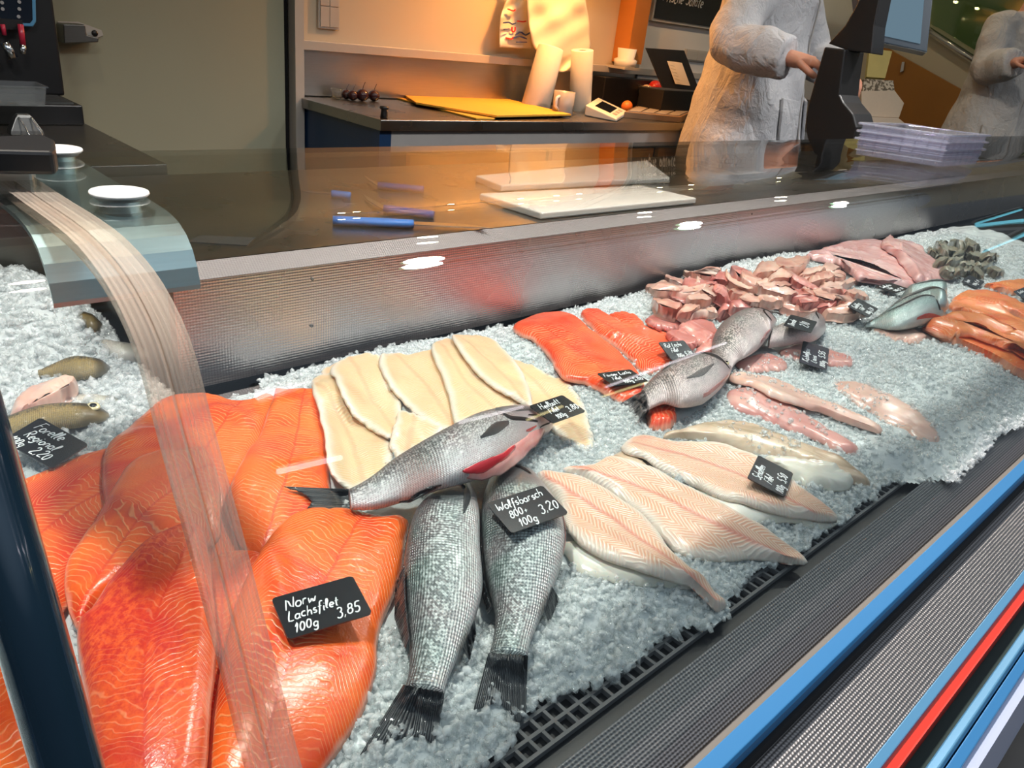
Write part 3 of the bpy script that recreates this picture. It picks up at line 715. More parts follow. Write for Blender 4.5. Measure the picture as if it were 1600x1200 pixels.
# ------------------------------------------------------------------ handwriting: strokes on a 0..1 em
def arc(cx, cy, rx, ry, a0, a1, n=12): return [(cx + rx * math.cos(math.radians(a)), cy + ry * math.sin(math.radians(a))) for a in np.linspace(a0, a1, n)]
_o = arc(.2, .25, .19, .25, 80, 440, 16)
G = {
 'a': (.46, [arc(.19, .24, .18, .24, 50, 400, 14), [(.37, .48), (.37, .1), (.46, .0)]]), 'b': (.42, [[(.03, 1), (.03, .05)], arc(.2, .24, .18, .24, 150, -170, 14)]),
 'c': (.36, [arc(.2, .25, .19, .25, 50, 310, 12)]), 'd': (.46, [arc(.19, .24, .18, .24, 50, 400, 14), [(.38, 1), (.38, .1), (.46, 0)]]),
 'e': (.38, [[(.03, .22), (.34, .3)] + arc(.19, .26, .17, .25, 20, 310, 12)]), 'f': (.34, [arc(.3, .82, .14, .18, 40, 180, 7) + [(.14, .2), (.1, -.3)], [(.0, .48), (.3, .5)]]),
 'g': (.42, [arc(.19, .24, .17, .23, 50, 400, 14), [(.36, .46), (.35, -.15)] + arc(.19, -.17, .16, .18, -10, -160, 8)]), 'h': (.42, [[(.03, 1), (.02, 0)], [(.03, .3)] + arc(.19, .28, .15, .2, 170, 0, 8) + [(.36, 0)]]),
 'i': (.16, [[(.05, .48), (.05, .05), (.13, 0)], [(.07, .68), (.09, .72)]]), 'j': (.2, [[(.12, .48), (.1, -.2), (-.05, -.3)], [(.13, .68), (.15, .72)]]),
 'k': (.36, [[(.03, 1), (.02, 0)], [(.3, .5), (.05, .22), (.34, 0)]]), 'l': (.2, [[(.03, .1)] + arc(.1, .78, .07, .22, -60, 180, 9) + [(.04, .12), (.17, 0)]]),
 'm': (.62, [[(.02, .48), (.02, 0)], [(.02, .32)] + arc(.15, .3, .12, .18, 170, 0, 7) + [(.27, 0)], [(.27, .32)] + arc(.4, .3, .12, .18, 170, 0, 7) + [(.53, 0)]]),
 'n': (.42, [[(.02, .48), (.02, 0)], [(.02, .32)] + arc(.18, .3, .15, .18, 170, 0, 8) + [(.34, 0)]]), 'o': (.42, [_o]), 'p': (.4, [[(.03, .48), (.02, -.35)], arc(.19, .25, .17, .23, 150, -160, 12)]),
 'r': (.3, [[(.03, .48), (.03, 0)], [(.03, .3)] + arc(.18, .3, .14, .17, 170, 50, 6)]), 's': (.32, [arc(.16, .36, .12, .12, 40, 230, 8) + arc(.15, .12, .13, .12, 70, -150, 8)]),
 't': (.3, [[(.13, .9), (.12, .1), (.24, .0)], [(.0, .55), (.28, .58)]]), 'u': (.42, [[(.03, .48), (.03, .15)] + arc(.17, .14, .14, .14, 180, 340, 7) + [(.34, .48)], [(.34, .48), (.36, .0)]]),
 'w': (.56, [[(.0, .48), (.1, .0), (.26, .42), (.38, .0), (.52, .5)]]), 'v': (.36, [[(0, .48), (.15, 0), (.32, .5)]]),
 'D': (.56, [[(.05, 1), (.03, 0)], [(.0, .98)] + arc(.1, .5, .4, .49, 85, -85, 12) + [(.0, 0)]]), 'F': (.46, [[(.06, 1), (.0, 0)], [(.0, .98), (.45, 1)], [(.03, .52), (.32, .54)]]),
 'H': (.56, [[(.05, 1), (.0, 0)], [(.5, 1), (.46, 0)], [(.03, .5), (.48, .52)]]), 'K': (.48, [[(.05, 1), (.02, 0)], [(.42, 1), (.05, .48), (.46, 0)]]),
 'L': (.44, [[(.06, 1), (.02, .03), (.42, 0)]]), 'N': (.6, [[(.0, 0), (.04, 1), (.46, .02), (.54, 1.02)]]), 'R': (.5, [[(.05, 1), (.02, 0)], [(.0, .96)] + arc(.18, .74, .24, .25, 80, -90, 10) + [(.1, .5), (.46, 0)]]),
 'S': (.44, [arc(.24, .75, .18, .24, 30, 240, 9) + arc(.2, .25, .2, .26, 70, -150, 9)]), 'W': (.78, [[(.0, 1), (.16, .0), (.36, .75), (.54, .0), (.76, 1.05)]]),
 '0': (.46, [arc(.21, .42, .18, .42, 80, 440, 16)]), '1': (.28, [[(.0, .6), (.18, .95), (.1, 0)]]), '2': (.46, [arc(.2, .7, .18, .24, 170, -20, 9) + [(.04, .03), (.44, .0)]]),
 '3': (.44, [arc(.18, .7, .17, .22, 150, -70, 9) + arc(.18, .24, .2, .26, 80, -150, 10)]), '5': (.44, [[(.42, .95), (.1, .92), (.06, .52)] + arc(.18, .28, .2, .27, 110, -140, 10)]),
 '8': (.44, [arc(.22, .68, .15, .2, -90, 270, 14), arc(.21, .24, .19, .24, 90, 450, 14)]), ',': (.18, [[(.1, .08), (.03, -.14)]]), '+': (.4, [[(.04, .3), (.34, .32)], [(.2, .5), (.18, .1)]]),
 ' ': (.3, []), '.': (.16, [[(.05, .02), (.07, .05)]]),
}
G['\u00e4'] = (G['a'][0], G['a'][1] + [[(.1, .68), (.11, .73)], [(.27, .69), (.28, .74)]])
G['\u00f6'] = (G['o'][0], G['o'][1] + [[(.1, .68), (.11, .73)], [(.27, .69), (.28, .74)]])

def ribbon(mb, pts, w, f):
    """flat stroke of width w through 2-D pts, placed by f(x, y, h)"""
    P = np.array(pts, float)
    if len(P) > 2: P = catmull(P, max(8, len(P) * 2))
    t = np.gradient(P, axis=0); t /= np.linalg.norm(t, axis=1)[:, None] + 1e-9; nr = np.stack([-t[:, 1], t[:, 0]], 1)
    k = np.full(len(P), w / 2); k[0] *= 0.6; k[-1] *= 0.6
    a, b = P + nr * k[:, None], P - nr * k[:, None]; n = len(P)
    h = w * 0.18
    vs = [f(x, y, h) for x, y in a] + [f(x, y, h) for x, y in b] + [f(x, y, -h) for x, y in a] + [f(x, y, -h) for x, y in b]
    fs = []
    for i in range(n - 1):
        fs += [(n + i, n + i + 1, i + 1, i), (i, i + 1, 2 * n + i + 1, 2 * n + i), (n + i + 1, n + i, 3 * n + i, 3 * n + i + 1)]
    fs += [(0, 2 * n, 3 * n, n), (n - 1, 2 * n - 1, 4 * n - 1, 3 * n - 1)]
    mb.add(vs, fs)

def write(mb, text, x, y, em, w, f, slant=0.28, up=0.0):
    for i, ch in enumerate(text):
        adv, st = G.get(ch, G[' '])
        jy = 0.05 * math.sin(i * 2.3 + len(text))
        for s in st: ribbon(mb, [(x + (p[0] + slant * p[1]) * em, y + up * x + (p[1] + jy) * em) for p in s], w, f)
        x += (adv + 0.10) * em
    return x

CARD_N = [0]
def price_card(pos, M, lines, label, sc=None, w=0.080, h=0.051, lift=0.0, z_off=0.002):
    M = np.array(M); p = np.array(pos, float)
    # slide along the sight line until the card rests on what lies below it
    def low(s):
        c = p * s + (0, 0, ZC); worst = 9
        for a in np.linspace(-0.5, 0.5, 7):
            for b in np.linspace(-0.5, 0.5, 5):
                q = c + M @ np.array([a * w * s, b * h * s, 0]); worst = min(worst, q[2] - samp(H, q[0], q[1]))
        return worst
    s = 1.10
    if sc: s = sc
    else:
        while s > 0.82 and low(s) < 0.0015: s -= 0.004
    c = p * s + (0, 0, ZC); w, h = w * s, h * s; t = 0.0016
    root = empty('price_card', c, label, 'price card', 'black price cards on the fish')
    f = lambda x, y, z=0.0: c + M @ np.array([x, y, z])
    r = 0.004 * s; pts = []
    for cx, cy, a0 in ((w / 2 - r, h / 2 - r, 0), (-w / 2 + r, h / 2 - r, 90), (-w / 2 + r, -h / 2 + r, 180), (w / 2 - r, -h / 2 + r, 270)):
        for a in np.linspace(a0, a0 + 90, 5): pts.append(f(cx + r * math.cos(math.radians(a)), cy + r * math.sin(math.radians(a)), 0))
    MB().prism(pts, M @ np.array([0, 0, t])).build('slate', 'board_black', root)
    mb = MB()
    for txt, lx, ly, em in lines:
        write(mb, txt, (-0.5 + lx) * w, (-0.5 + ly) * h, em * h, 0.00135 * s, lambda x, y, z: f(x, y, t + 0.0002 + z), up=0.04)
    mb.build('handwriting', 'chalk', root)
    return root
# ------------------------------------------------------------------ the room
XL, XR = -1.2, 6.4
def rz(z): return ZC + z
struct(box('floor', (XL - 0.3, -0.6, -0.05), (XR + 0.3, 3.1, 0.0), 'floor'))
struct(box('floor_platform', (XL, 1.78, 0.0), (XR, 2.95, 0.10), 'floor'))
struct(box('wall_back', (1.585, 2.95, 0), (XR, 3.05, 2.75), 'cream_wall'))
struct(box('wall_panel', (XL, 2.93, 0), (1.545, 3.05, 2.75), 'grey_wall'))
struct(box('trim_seam', (1.545, 2.96, 0), (1.575, 3.05, 2.75), 'black_matt'))
struct(box('trim_post', (1.575, 2.90, 0), (1.612, 2.95, 2.75), 'trim'))
struct(box('wall_left', (XL - 0.1, 1.5, 0), (XL, 3.05, 2.75), 'grey_wall'))
struct(box('wall_right', (XR, -0.2, 0), (XR + 0.1, 3.05, 2.75), 'beige'))
struct(box('ceiling', (XL - 0.1, 0.95, 2.70), (XR + 0.1, 3.05, 2.78), 'ceiling'))
# back wall, right of the orange cabinet side: white plaster skin
xw = at_y(1003, 60, 2.94)[0]
struct(box('wall_plaster', (xw, 2.925, 0.95), (XR, 2.95, 2.75), 'white_wall'))
ts = at_y(473, 62, 2.94); te = at_y(975, 112, 2.94)
zt1, zt0 = ts[2], at_y(473, 77, 2.94)[2]
struct(box('trim_rail', (1.612, 2.915, zt0), (xw + 1.2, 2.95, zt1), 'trim', bevel=0.002))
struct(box('trim_splashback', (1.612, 2.938, rz(-0.335)), (xw + 1.2, 2.95, zt0), 'steel'))
# right end: stair side, panel, rail and green balustrade on the end wall
P = lambda u, v: at_x(u, v, XR - 0.02)
struct(MB().prism([P(*p) for p in [(1372, 62), (1400, 82), (1540, 160), (1512, 216), (1380, 206)]], (-0.03, 0, 0)).build('trim_stair_panel', 'brown_wood'))
box_h = MB().prism([at_x(u, v, XR - 0.055) for u, v in [(1411, 97), (1415, 97), (1413, 111), (1408, 113)]], (-0.02, 0, 0)).build('pull_handle', 'chrome')
tag(box_h, 'small pale pull handle on the brown stair panel', 'handle')
gl = MB().prism([P(*p) for p in [(1455, -30), (1640, -30), (1640, 140), (1530, 82), (1470, 45), (1455, 38)]], (-0.012, 0, 0)).build('stair_balustrade', 'green_glass')
tag(gl, 'green tinted glass balustrade of the stair at the top right', 'balustrade')
gr = MB().tube([at_x(1440, 40, XR - 0.07), at_x(1530, 98, XR - 0.07), at_x(1650, 180, XR - 0.07)], 0.022, 12).build('stair_rail', 'chrome', smooth=True)
tag(gr, 'polished steel rail sloping down under the stair glass', 'handrail')

# ------------------------------------------------------------------ the counter: profiles along the whole length
CX0, CX1 = -1.0, 5.2
def run(name, poly, mat, x0=CX0, x1=CX1, parent=None, bevel=0):
    return MB().prism([(x0, y, rz(z)) for y, z in poly], (x1 - x0, 0, 0)).build(name, mat, parent, bevel=bevel)
ctr = empty('fish_counter', (1.2, 0.6, 0), 'long steel fish counter body with red strip and blue edges tinted as sky reflection', 'counter')
run('tray', [(0.268, -0.570), (1.12, -0.570), (1.12, -0.582), (0.268, -0.582)], 'black', x0=0.37, parent=ctr)
run('tray_bay', [(0.268, -0.570), (1.46, -0.570), (1.46, -0.582), (0.268, -0.582)], 'black', x1=0.37, parent=ctr)
run('front_ramp', [(0.262, -0.553), (0.2245, -0.572), (0.200, -0.588), (0.200, -0.60), (0.275, -0.60), (0.2665, -0.590)], 'linen_floor', parent=ctr)
run('glass_channel', [(0.2030, -0.578), (0.1975, -0.578), (0.1975, -0.60), (0.2030, -0.60)], 'channel', parent=ctr)
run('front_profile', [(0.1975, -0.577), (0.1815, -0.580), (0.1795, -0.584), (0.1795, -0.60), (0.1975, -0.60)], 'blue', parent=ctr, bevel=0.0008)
run('inner_body', [(0.176, -0.60), (0.62, -0.60), (0.62, -1.12), (0.176, -1.12)], 'black_matt', parent=ctr)
run('outer_ledge', [(0.176, -0.618), (0.1045, -0.628), (0.1045, -0.64), (0.176, -0.64)], 'linen_floor', parent=ctr)
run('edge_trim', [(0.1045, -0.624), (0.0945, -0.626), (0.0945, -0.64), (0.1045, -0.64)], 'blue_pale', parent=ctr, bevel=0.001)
run('red_strip', [(0.0945, -0.632), (0.0850, -0.634), (0.0850, -0.640), (0.0945, -0.640)], 'red', parent=ctr)
run('red_side', [(0.0850, -0.634), (0.0835, -0.634), (0.0835, -0.665), (0.0850, -0.665)], 'red', parent=ctr)
run('recess', [(0.0835, -0.660), (0.062, -0.660), (0.062, -0.668), (0.0835, -0.668)], 'dark_green', parent=ctr)
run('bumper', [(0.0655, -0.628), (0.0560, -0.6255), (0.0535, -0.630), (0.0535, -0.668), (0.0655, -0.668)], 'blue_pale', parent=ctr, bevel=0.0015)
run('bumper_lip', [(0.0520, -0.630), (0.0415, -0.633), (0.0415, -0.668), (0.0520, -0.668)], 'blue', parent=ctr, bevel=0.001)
run('front_panel', [(0.0415, -0.640), (0.0300, -0.640), (0.0300, -1.12), (0.0415, -1.12)], 'daylight_tint', parent=ctr)
run('plinth', [(0.10, -1.12), (0.9, -1.12), (0.9, -ZC), (0.10, -ZC)], 'black_matt', parent=ctr)
# steel back with its lip and the worktop for the staff
bk = empty('staff_worktop', (2.0, 1.35, 0), 'steel worktop behind the ice with a patterned steel upstand', 'worktop')
run('upstand', [(1.068, -0.549), (1.068, -0.378), (1.076, -0.378), (1.076, -0.549)], 'linen', x0=0.386, parent=bk)
run('front_lip', [(1.066, -0.378), (1.090, -0.358), (1.094, -0.358), (1.094, -0.366), (1.072, -0.384)], 'linen_lip', x0=0.386, parent=bk)
run('top_sheet', [(1.090, -0.358), (1.68, -0.358), (1.68, -0.366), (1.090, -0.366)], 'worktop', x0=0.386, parent=bk)
run('top_sheet_side', [(1.475, -0.358), (1.68, -0.358), (1.68, -0.366), (1.475, -0.366)], 'worktop', x1=0.386, parent=bk)
run('bay_back', [(1.465, -0.57), (1.465, -0.358), (1.475, -0.358), (1.475, -0.57)], 'steel_dark', x1=0.386, parent=bk)
box('bay_cheek', (0.378, 1.068, rz(-0.57)), (0.386, 1.47, rz(-0.358)), 'steel_dark', bk)
run('staff_front', [(1.64, -0.366), (1.65, -0.366), (1.65, -ZC + 0.01), (1.64, -ZC + 0.01)], 'steel_dark', parent=bk)
run('void_back', [(1.10, -0.366), (1.11, -0.366), (1.11, -0.60), (1.10, -0.60)], 'black_matt', x0=0.386, parent=bk)  # black sheet put in for the darkness of the gap under the upstand
for u, v in ((488, 436), (487, 509), (1175, 334)):
    p = at_y(u, v, 1.0675)
    MB().lathe([(0.0028, 0), (0.0028, 0.0012), (0.0012, 0.0016), (0.0011, 0.0008)], p, 12, (0, -1, 0)).build('screw', 'steel_dark', bk, smooth=True)
# worktop on the left (coffee corner)
cw = empty('coffee_worktop', (0.1, 2.3, 0), 'dark steel worktop under the coffee machine', 'worktop')
box('slab', (XL + 0.02, 1.69, rz(-0.366)), (0.62, 2.915, rz(-0.338)), 'worktop', cw, 0.002)
box('cabinet', (XL + 0.02, 1.72, 0.0), (0.60, 2.915, rz(-0.366)), 'grey_cab', cw)

# plastic grate under the ice: the strip that shows along the front
mb = MB(); g0, g1, zt = 0.286, 0.412, rz(-0.562)
gx_, xe, step = 0.20, 2.25, 0.0165
k = 0
while gx_ < xe:
    mb.box((gx_ - 0.0018, g0, zt - 0.006), (gx_ + 0.0018, g1, zt)); gx_ += step
yy = g0
while yy <= g1 + 1e-6:
    mb.box((0.20, yy - 0.0018, zt - 0.006), (xe, yy + 0.0018, zt + 0.0002)); yy += 0.0158
tag(mb.build('tray_grate', 'grate'), 'grey plastic grate showing along the front edge of the ice', 'grate')
# ribbed steel at the back edge of the tray
tag(run('drain_strip', [(1.030, -0.566), (1.056, -0.562), (1.056, -0.569), (1.030, -0.569)], 'linen_lip', x0=0.386, x1=3.4), 'ribbed steel drain strip along the back of the ice', 'drain')

# ------------------------------------------------------------------ curved glass
prof = catmull([(0.905, -0.166), (0.80, -0.165), (0.70, -0.163), (0.61, -0.160), (0.555, -0.161), (0.506, -0.169), (0.472, -0.184), (0.448, -0.205), (0.424, -0.250), (0.388, -0.312), (0.352, -0.382), (0.320, -0.445), (0.262, -0.530), (0.2005, -0.596)], 64)
tg_ = np.gradient(prof, axis=0); tg_ /= np.linalg.norm(tg_, axis=1)[:, None]; nr_ = np.stack([tg_[:, 1], -tg_[:, 0]], 1)
if nr_[0][1] < 0: nr_ = -nr_
def glass_sheet(name, x0, x1, mat, parent, t=0.006, sub=None, sm=True):
    a, b = prof, prof - nr_ * t
    if sub: a, b = a[sub], b[sub]
    n = len(a); mb = MB()
    X = lambda P, x: [(x, y, rz(z)) for y, z in P]
    mb.loft([X(a, x0), X(a, x1)], close=False, caps=False)
    mb.loft([X(b, x1), X(b, x0)], close=False, caps=False)
    for x, flip in ((x0, 1), (x1, -1)):                     # end faces keep vertices of their own
        mb.loft([X(a, x)[::flip], X(b, x)[::flip]], close=False, caps=False)
    for k in (0, n - 1): mb.loft([[(x0, a[k][0], rz(a[k][1])), (x0, b[k][0], rz(b[k][1]))], [(x1, a[k][0], rz(a[k][1])), (x1, b[k][0], rz(b[k][1]))]], close=False, caps=False)
    return mb.build(name, mat, parent, smooth=False)
def shade_auto(o):
    for p in o.data.polygons: p.use_smooth = abs(p.normal.x) < 0.5
g1_ = empty('glass_guard', (2.5, 0.6, rz(-0.6)), 'curved clear glass guard over the long ice display', 'glass guard')
shade_auto(glass_sheet('pane', 0.172, 5.1, 'glass', g1_))
shade_auto(glass_sheet('edge_seal', 0.1545, 0.172, 'seal', g1_, 0.008))
g2_ = empty('glass_guard', (-0.4, 0.6, rz(-0.6)), 'curved clear glass guard over the trout bay at the left', 'glass guard')
shade_auto(glass_sheet('pane', -0.95, 0.140, 'glass', g2_))
shade_auto(glass_sheet('edge_seal', 0.140, 0.1535, 'seal', g2_, 0.008))
# dark support arm that follows the glass at the far left
arm = empty('support_arm', (0.05, 0.4, rz(-0.6)), 'dark glossy tubular arm following the left glass down', 'support arm')
pa = [(y - 0.004, z - 0.03) if False else (y, z) for y, z in prof[8:]]
MB().tube([(0.050, y + nr_[i + 8][0] * 0.004, rz(z) + nr_[i + 8][1] * 0.004) for i, (y, z) in enumerate(prof[8:])], 0.0165, 20).build('tube', plain('dark_gloss_lacquer', (0.010, 0.032, 0.055), 0.12, 0.3, 0.2, 8, Coat_Weight=0.6), arm, smooth=True)
# clamp holding the glass at the left
cl = empty('glass_clamp', (0.12, 0.72, rz(-0.17)), 'black and steel clamp gripping the glass top at the left edge', 'clamp')
MB().prism([at_z(u, v, rz(-0.150)) for u, v in [(-60, 252), (-60, 272), (88, 274), (92, 268), (90, 252), (70, 243)]], (0, 0, 0.019)).build('pad', 'black', cl, bevel=0.003)
MB().prism([at_z(u, v, rz(-0.185)) for u, v in [(-60, 300), (-60, 325), (58, 318), (60, 300)]], (0, 0, 0.034)).build('block', 'steel', cl, bevel=0.003)
# steel bracket plate under the glass, with two screw discs
br = empty('glass_bracket', (0.2, 0.75, rz(-0.2)), 'curved steel bracket plate under the glass with two pale screw discs', 'bracket')
bprof = [(0.93, -0.176), (0.80, -0.176), (0.70, -0.174), (0.655, -0.178), (0.632, -0.190), (0.620, -0.207), (0.615, -0.222)]
bp_ = catmull(bprof, 24); mb = MB(); rings = []
for y, z in bp_: rings.append([(0.135, y, rz(z)), (0.245, y, rz(z)), (0.245, y + 0.001, rz(z - 0.004)), (0.135, y + 0.001, rz(z - 0.004))])
mb.loft(rings).build('plate', steel_mat('satin_bracket_steel', (0.62, 0.74, 0.74), 0.28), br)
for x, y in ((0.2105, 0.685), (0.217, 0.882)):
    d = MB().lathe([(0.016, -0.014), (0.016, 0.0), (0.019, 0.0), (0.019, 0.002), (0.0215, 0.0026), (0.023, 0.0042), (0.0225, 0.0058), (0.012, 0.0072), (0.0004, 0.0075)], (x, y, rz(-0.1635)), 32).build('screw_disc', 'white_plastic', br, smooth=True)
    d.data.materials.append(MT['chrome'])
    for p in d.data.polygons:
        if p.center.z < d.data.vertices[0].co.z + 0.0145: p.material_index = 1

# ------------------------------------------------------------------ lamps (the light itself is set at the top)
for i, p in enumerate(COUNTER_LAMPS):
    t = empty('counter_lamp', (p[0], p[1], p[2] + 0.16), None)
    tag(t, 'small round pendant lamp hung over the ice display', 'lamp', 'pendant lamps above the counter')
    MB().lathe([(0.022, 0.16), (0.030, 0.11), (0.072, 0.045), (0.078, 0.0), (0.074, 0.0), (0.066, 0.045), (0.026, 0.105)], p, 28).build('shade', 'black', t, smooth=True)
    MB().lathe([(0.058, 0.012), (0.058, 0.016), (0.0005, 0.016)], p, 24).build('diffuser', 'lamp_white', t)
    MB().tube([(p[0], p[1], p[2] + 0.16), (p[0], p[1], 2.72 if p[1] > 0.95 else 2.75)], 0.004, 8).build('cord', 'black', t)
lr = box('lamp_beam', (XL, 0.74, 2.75), (XR, 0.86, 2.82), 'steel_dark'); tag(lr, 'dark beam over the counter that carries the pendant lamps', 'beam')
for i, p in enumerate(CEILING_SPOTS):
    t = tag(MB().lathe([(0.075, 0.058), (0.075, 0.045), (0.062, 0.045), (0.060, 0.058)], p, 24).build('ceiling_spot', 'trim'), 'round downlight set in the ceiling over the staff side', 'lamp', 'ceiling downlights behind the counter')
t = empty('warm_lamp', WARM, 'warm orange lamp under the shelf rail above the paper rolls', 'lamp')
MB().lathe([(0.02, 0.10), (0.045, 0.07), (0.075, -0.05), (0.078, -0.05), (0.050, 0.075), (0.022, 0.106)], WARM, 24).build('shade', 'steel', t, smooth=True)
MB().ball((WARM[0], WARM[1], WARM[2] - 0.02), 0.025).build('bulb', emit('warm_bulb', (1.0, 0.5, 0.16), 12), t, smooth=True)
RZ = rz(0.555)
rail = empty('spot_rail', (3.2, 2.62, RZ + 0.05), 'lamp rail on the back wall with a row of small spots', 'lamp rail')
box('bar', (1.62, 2.60, RZ + 0.03), (6.3, 2.64, RZ + 0.06), 'trim', rail)
for x in (2.0, 3.6, 5.2): box('bracket', (x, 2.62, RZ + 0.04), (x + 0.02, 2.95, RZ + 0.055), 'trim', rail)
for x in (1.39, 1.71, 2.20, 2.63, 2.88, 3.05, 3.74, 4.05, 4.23, 5.1, 5.6, 6.1):
    sp = MB().lathe([(0.022, 0.03), (0.022, 0.006), (0.018, 0.006), (0.018, 0.026)], (x + 0.25 if x < 1.6 else x, 2.62, RZ), 18).build('spot', 'black', rail, smooth=True)
    MB().ball((x + 0.25 if x < 1.6 else x, 2.62, RZ), (0.016, 0.016, 0.012), 14, 8).build('bulb', 'lamp_warm', sp)
# tube lamps over the aisle on the customers' side; the slanted glass mirrors them
for (a, b, m, lab) in (((2.54, -2.31), (3.09, -2.41), 'tube_white', 'short white tube lamp over the market aisle'), ((4.07, -2.62), (5.45, -2.475), 'tube_white', 'long white tube lamp over the market aisle'),
                       ((3.42, -2.82), (3.72, -2.76), 'tube_yellow', 'short yellowish tube lamp over the market aisle'), ((4.29, -2.91), (4.88, -2.96), 'tube_yellow', 'long yellowish tube lamp over the market aisle'),
                       ((11.07, -2.19), (12.5, -2.04), 'tube_cyan', 'cyan tube lamp far along the market aisle'), ((1.41, -2.20), (1.76, -2.27), 'tube_white', 'nearest white tube lamp over the market aisle')):
    t = empty('aisle_tube_lamp', ((a[0] + b[0]) / 2, (a[1] + b[1]) / 2, rz(1.06)), lab, 'lamp')
    MB().tube([(a[0], a[1], rz(1.0)), (b[0], b[1], rz(1.0))], 0.016, 10).build('tube', m, t, smooth=True)
    MB().tube([(a[0], a[1], rz(1.045)), (b[0], b[1], rz(1.045))], 0.03, 8).build('housing', 'trim', t)
# ------------------------------------------------------------------ fish on the ice, lowest layer first
random.seed(3)
SG = 'salmon fillets at the left end of the ice'
def salmon(o, s, lab, T=0.026, mat='salmon', **k): return fillet('salmon_fillet', mat, o, s, T * 0.72, lab, 'fish fillet', SG, wedge=k.pop('wedge', 0.016), soft_r=6, crown=0.45, **k)
# --- trout bay
TR = 'whole trout in the left bay'
def trout(mat, d, v, lab, **k): return fish('whole_trout', mat, d, v, lab, 'fish', TR, ratio=0.62, n=34, segs=18, **k)
b = trout('trout_dark', [(160, 505), (150, 500), (120, 500), (63, 508), (30, 516)], [(160, 511), (150, 518), (120, 521), (63, 522), (30, 526)], 'dark trout half sunk at the foot of the ice heap')
b = trout('trout_pale', [(236, 549), (210, 541), (170, 537), (140, 530), (100, 524), (60, 524), (20, 533)], [(236, 558), (215, 563), (185, 560), (140, 544), (105, 550), (60, 545), (20, 545)], 'long trout turned up with a white belly on the ice', lift=-0.006)
b = trout('trout_dark', [(172, 571), (160, 565), (140, 563), (115, 563), (85, 571), (60, 580)], [(172, 576), (162, 583), (140, 588), (115, 590), (85, 588), (60, 588)], 'olive trout lying clear of the others in the bay', lift=-0.004)
b = trout('trout_pale', [(195, 624), (180, 620), (150, 617), (105, 618), (40, 626)], [(195, 630), (180, 634), (150, 634), (105, 632), (40, 634)], 'pale brown trout just behind the one with the yellow eye', lift=-0.012)
fillet('opened_trout', 'cut_pale', [(20, 634), (45, 612), (62, 603), (86, 595), (108, 591), (122, 599), (119, 611), (102, 618), (96, 628), (84, 636), (62, 648), (40, 656), (15, 660)], [(45, 635), (75, 618), (108, 602)], 0.026, 'pinkish opened trout with a pale head in the left bay', 'fish', TR, wedge=0.018, ripple=0.002)
b = trout('trout_dark', [(170, 644), (163, 638), (150, 634), (115, 632), (70, 637), (20, 652), (-40, 668)], [(170, 650), (160, 655), (133, 661), (87, 668), (38, 676), (10, 684), (-40, 696)], 'olive trout with a yellow ringed eye facing right')
fish_eye(b, 0.12, 1.5, 0.0085)

# --- salmon
salmon([(-110, 960), (-60, 830), (20, 760), (62, 738), (112, 716), (165, 700), (232, 690), (330, 720), (345, 800), (250, 850), (150, 900), (60, 1000), (0, 1040)], [(-40, 960), (60, 840), (160, 770), (290, 730)], 'salmon fillet at the far left, under the trout price card', T=0.022)
salmon([(160, 712), (196, 670), (225, 644), (262, 621), (318, 616), (352, 626), (388, 627), (424, 618), (440, 640), (425, 690), (410, 760), (390, 830), (370, 890), (300, 900), (230, 850), (170, 800)], [(350, 660), (300, 740), (250, 810)], 'wide salmon fillet below the steel upstand, seen through the glass edge', T=0.026)
salmon([(426, 620), (445, 611), (500, 611), (506, 640), (512, 700), (516, 765), (522, 805), (445, 862), (400, 880), (352, 790), (380, 714), (405, 678)], [(470, 640), (455, 720), (425, 810)], 'salmon fillet next to the cream halibut fillets', T=0.026, lift=0.004)
salmon([(-120, 1090), (-60, 1000), (0, 985), (40, 1060), (66, 1140), (90, 1260), (60, 1330), (-120, 1330)], [(-70, 1100), (-30, 1200), (-10, 1290)], 'salmon fillet in the bottom left corner behind the dark arm', T=0.024)
salmon([(100, 915), (104, 876), (118, 852), (160, 790), (205, 722), (275, 705), (330, 712), (345, 800), (330, 850), (240, 880), (165, 940), (120, 980)], [(290, 750), (220, 810), (140, 920)], 'salmon fillet lying across the middle of the left pile', T=0.022, lift=0.004)
salmon([(372, 880), (398, 868), (450, 850), (480, 880), (470, 960), (420, 1000), (380, 960)], [(400, 900), (440, 930)], 'small piece of salmon tucked between the big fillets', T=0.014)
salmon([(230, 1330), (240, 1100), (290, 930), (350, 860), (430, 880), (450, 1000), (430, 1200), (420, 1330)], [(350, 920), (340, 1080), (330, 1260)], 'salmon fillet showing as a narrow strip between the two big front ones', T=0.016)
salmon([(330, 1330), (322, 1200), (336, 1080), (352, 1000), (368, 935), (392, 880), (422, 835), (458, 801), (500, 792), (542, 793), (572, 801), (604, 808), (638, 808), (632, 850), (629, 895), (611, 940), (592, 985), (588, 1040), (571, 1100), (541, 1150), (527, 1172), (500, 1215), (470, 1330)], [(540, 850), (480, 960), (430, 1100), (400, 1240)], 'large salmon fillet under the white-lettered salmon price card', T=0.028, lift=0.003)
salmon([(150, 1330), (140, 1160), (118, 985), (140, 945), (176, 895), (216, 851), (256, 826), (300, 812), (320, 832), (332, 900), (338, 1000), (330, 1100), (322, 1200), (318, 1330)], [(280, 880), (230, 1010), (225, 1140), (232, 1270)], 'big blood-red mottled salmon fillet at the front left', mat='salmon_blood', T=0.036, lift=0.006)

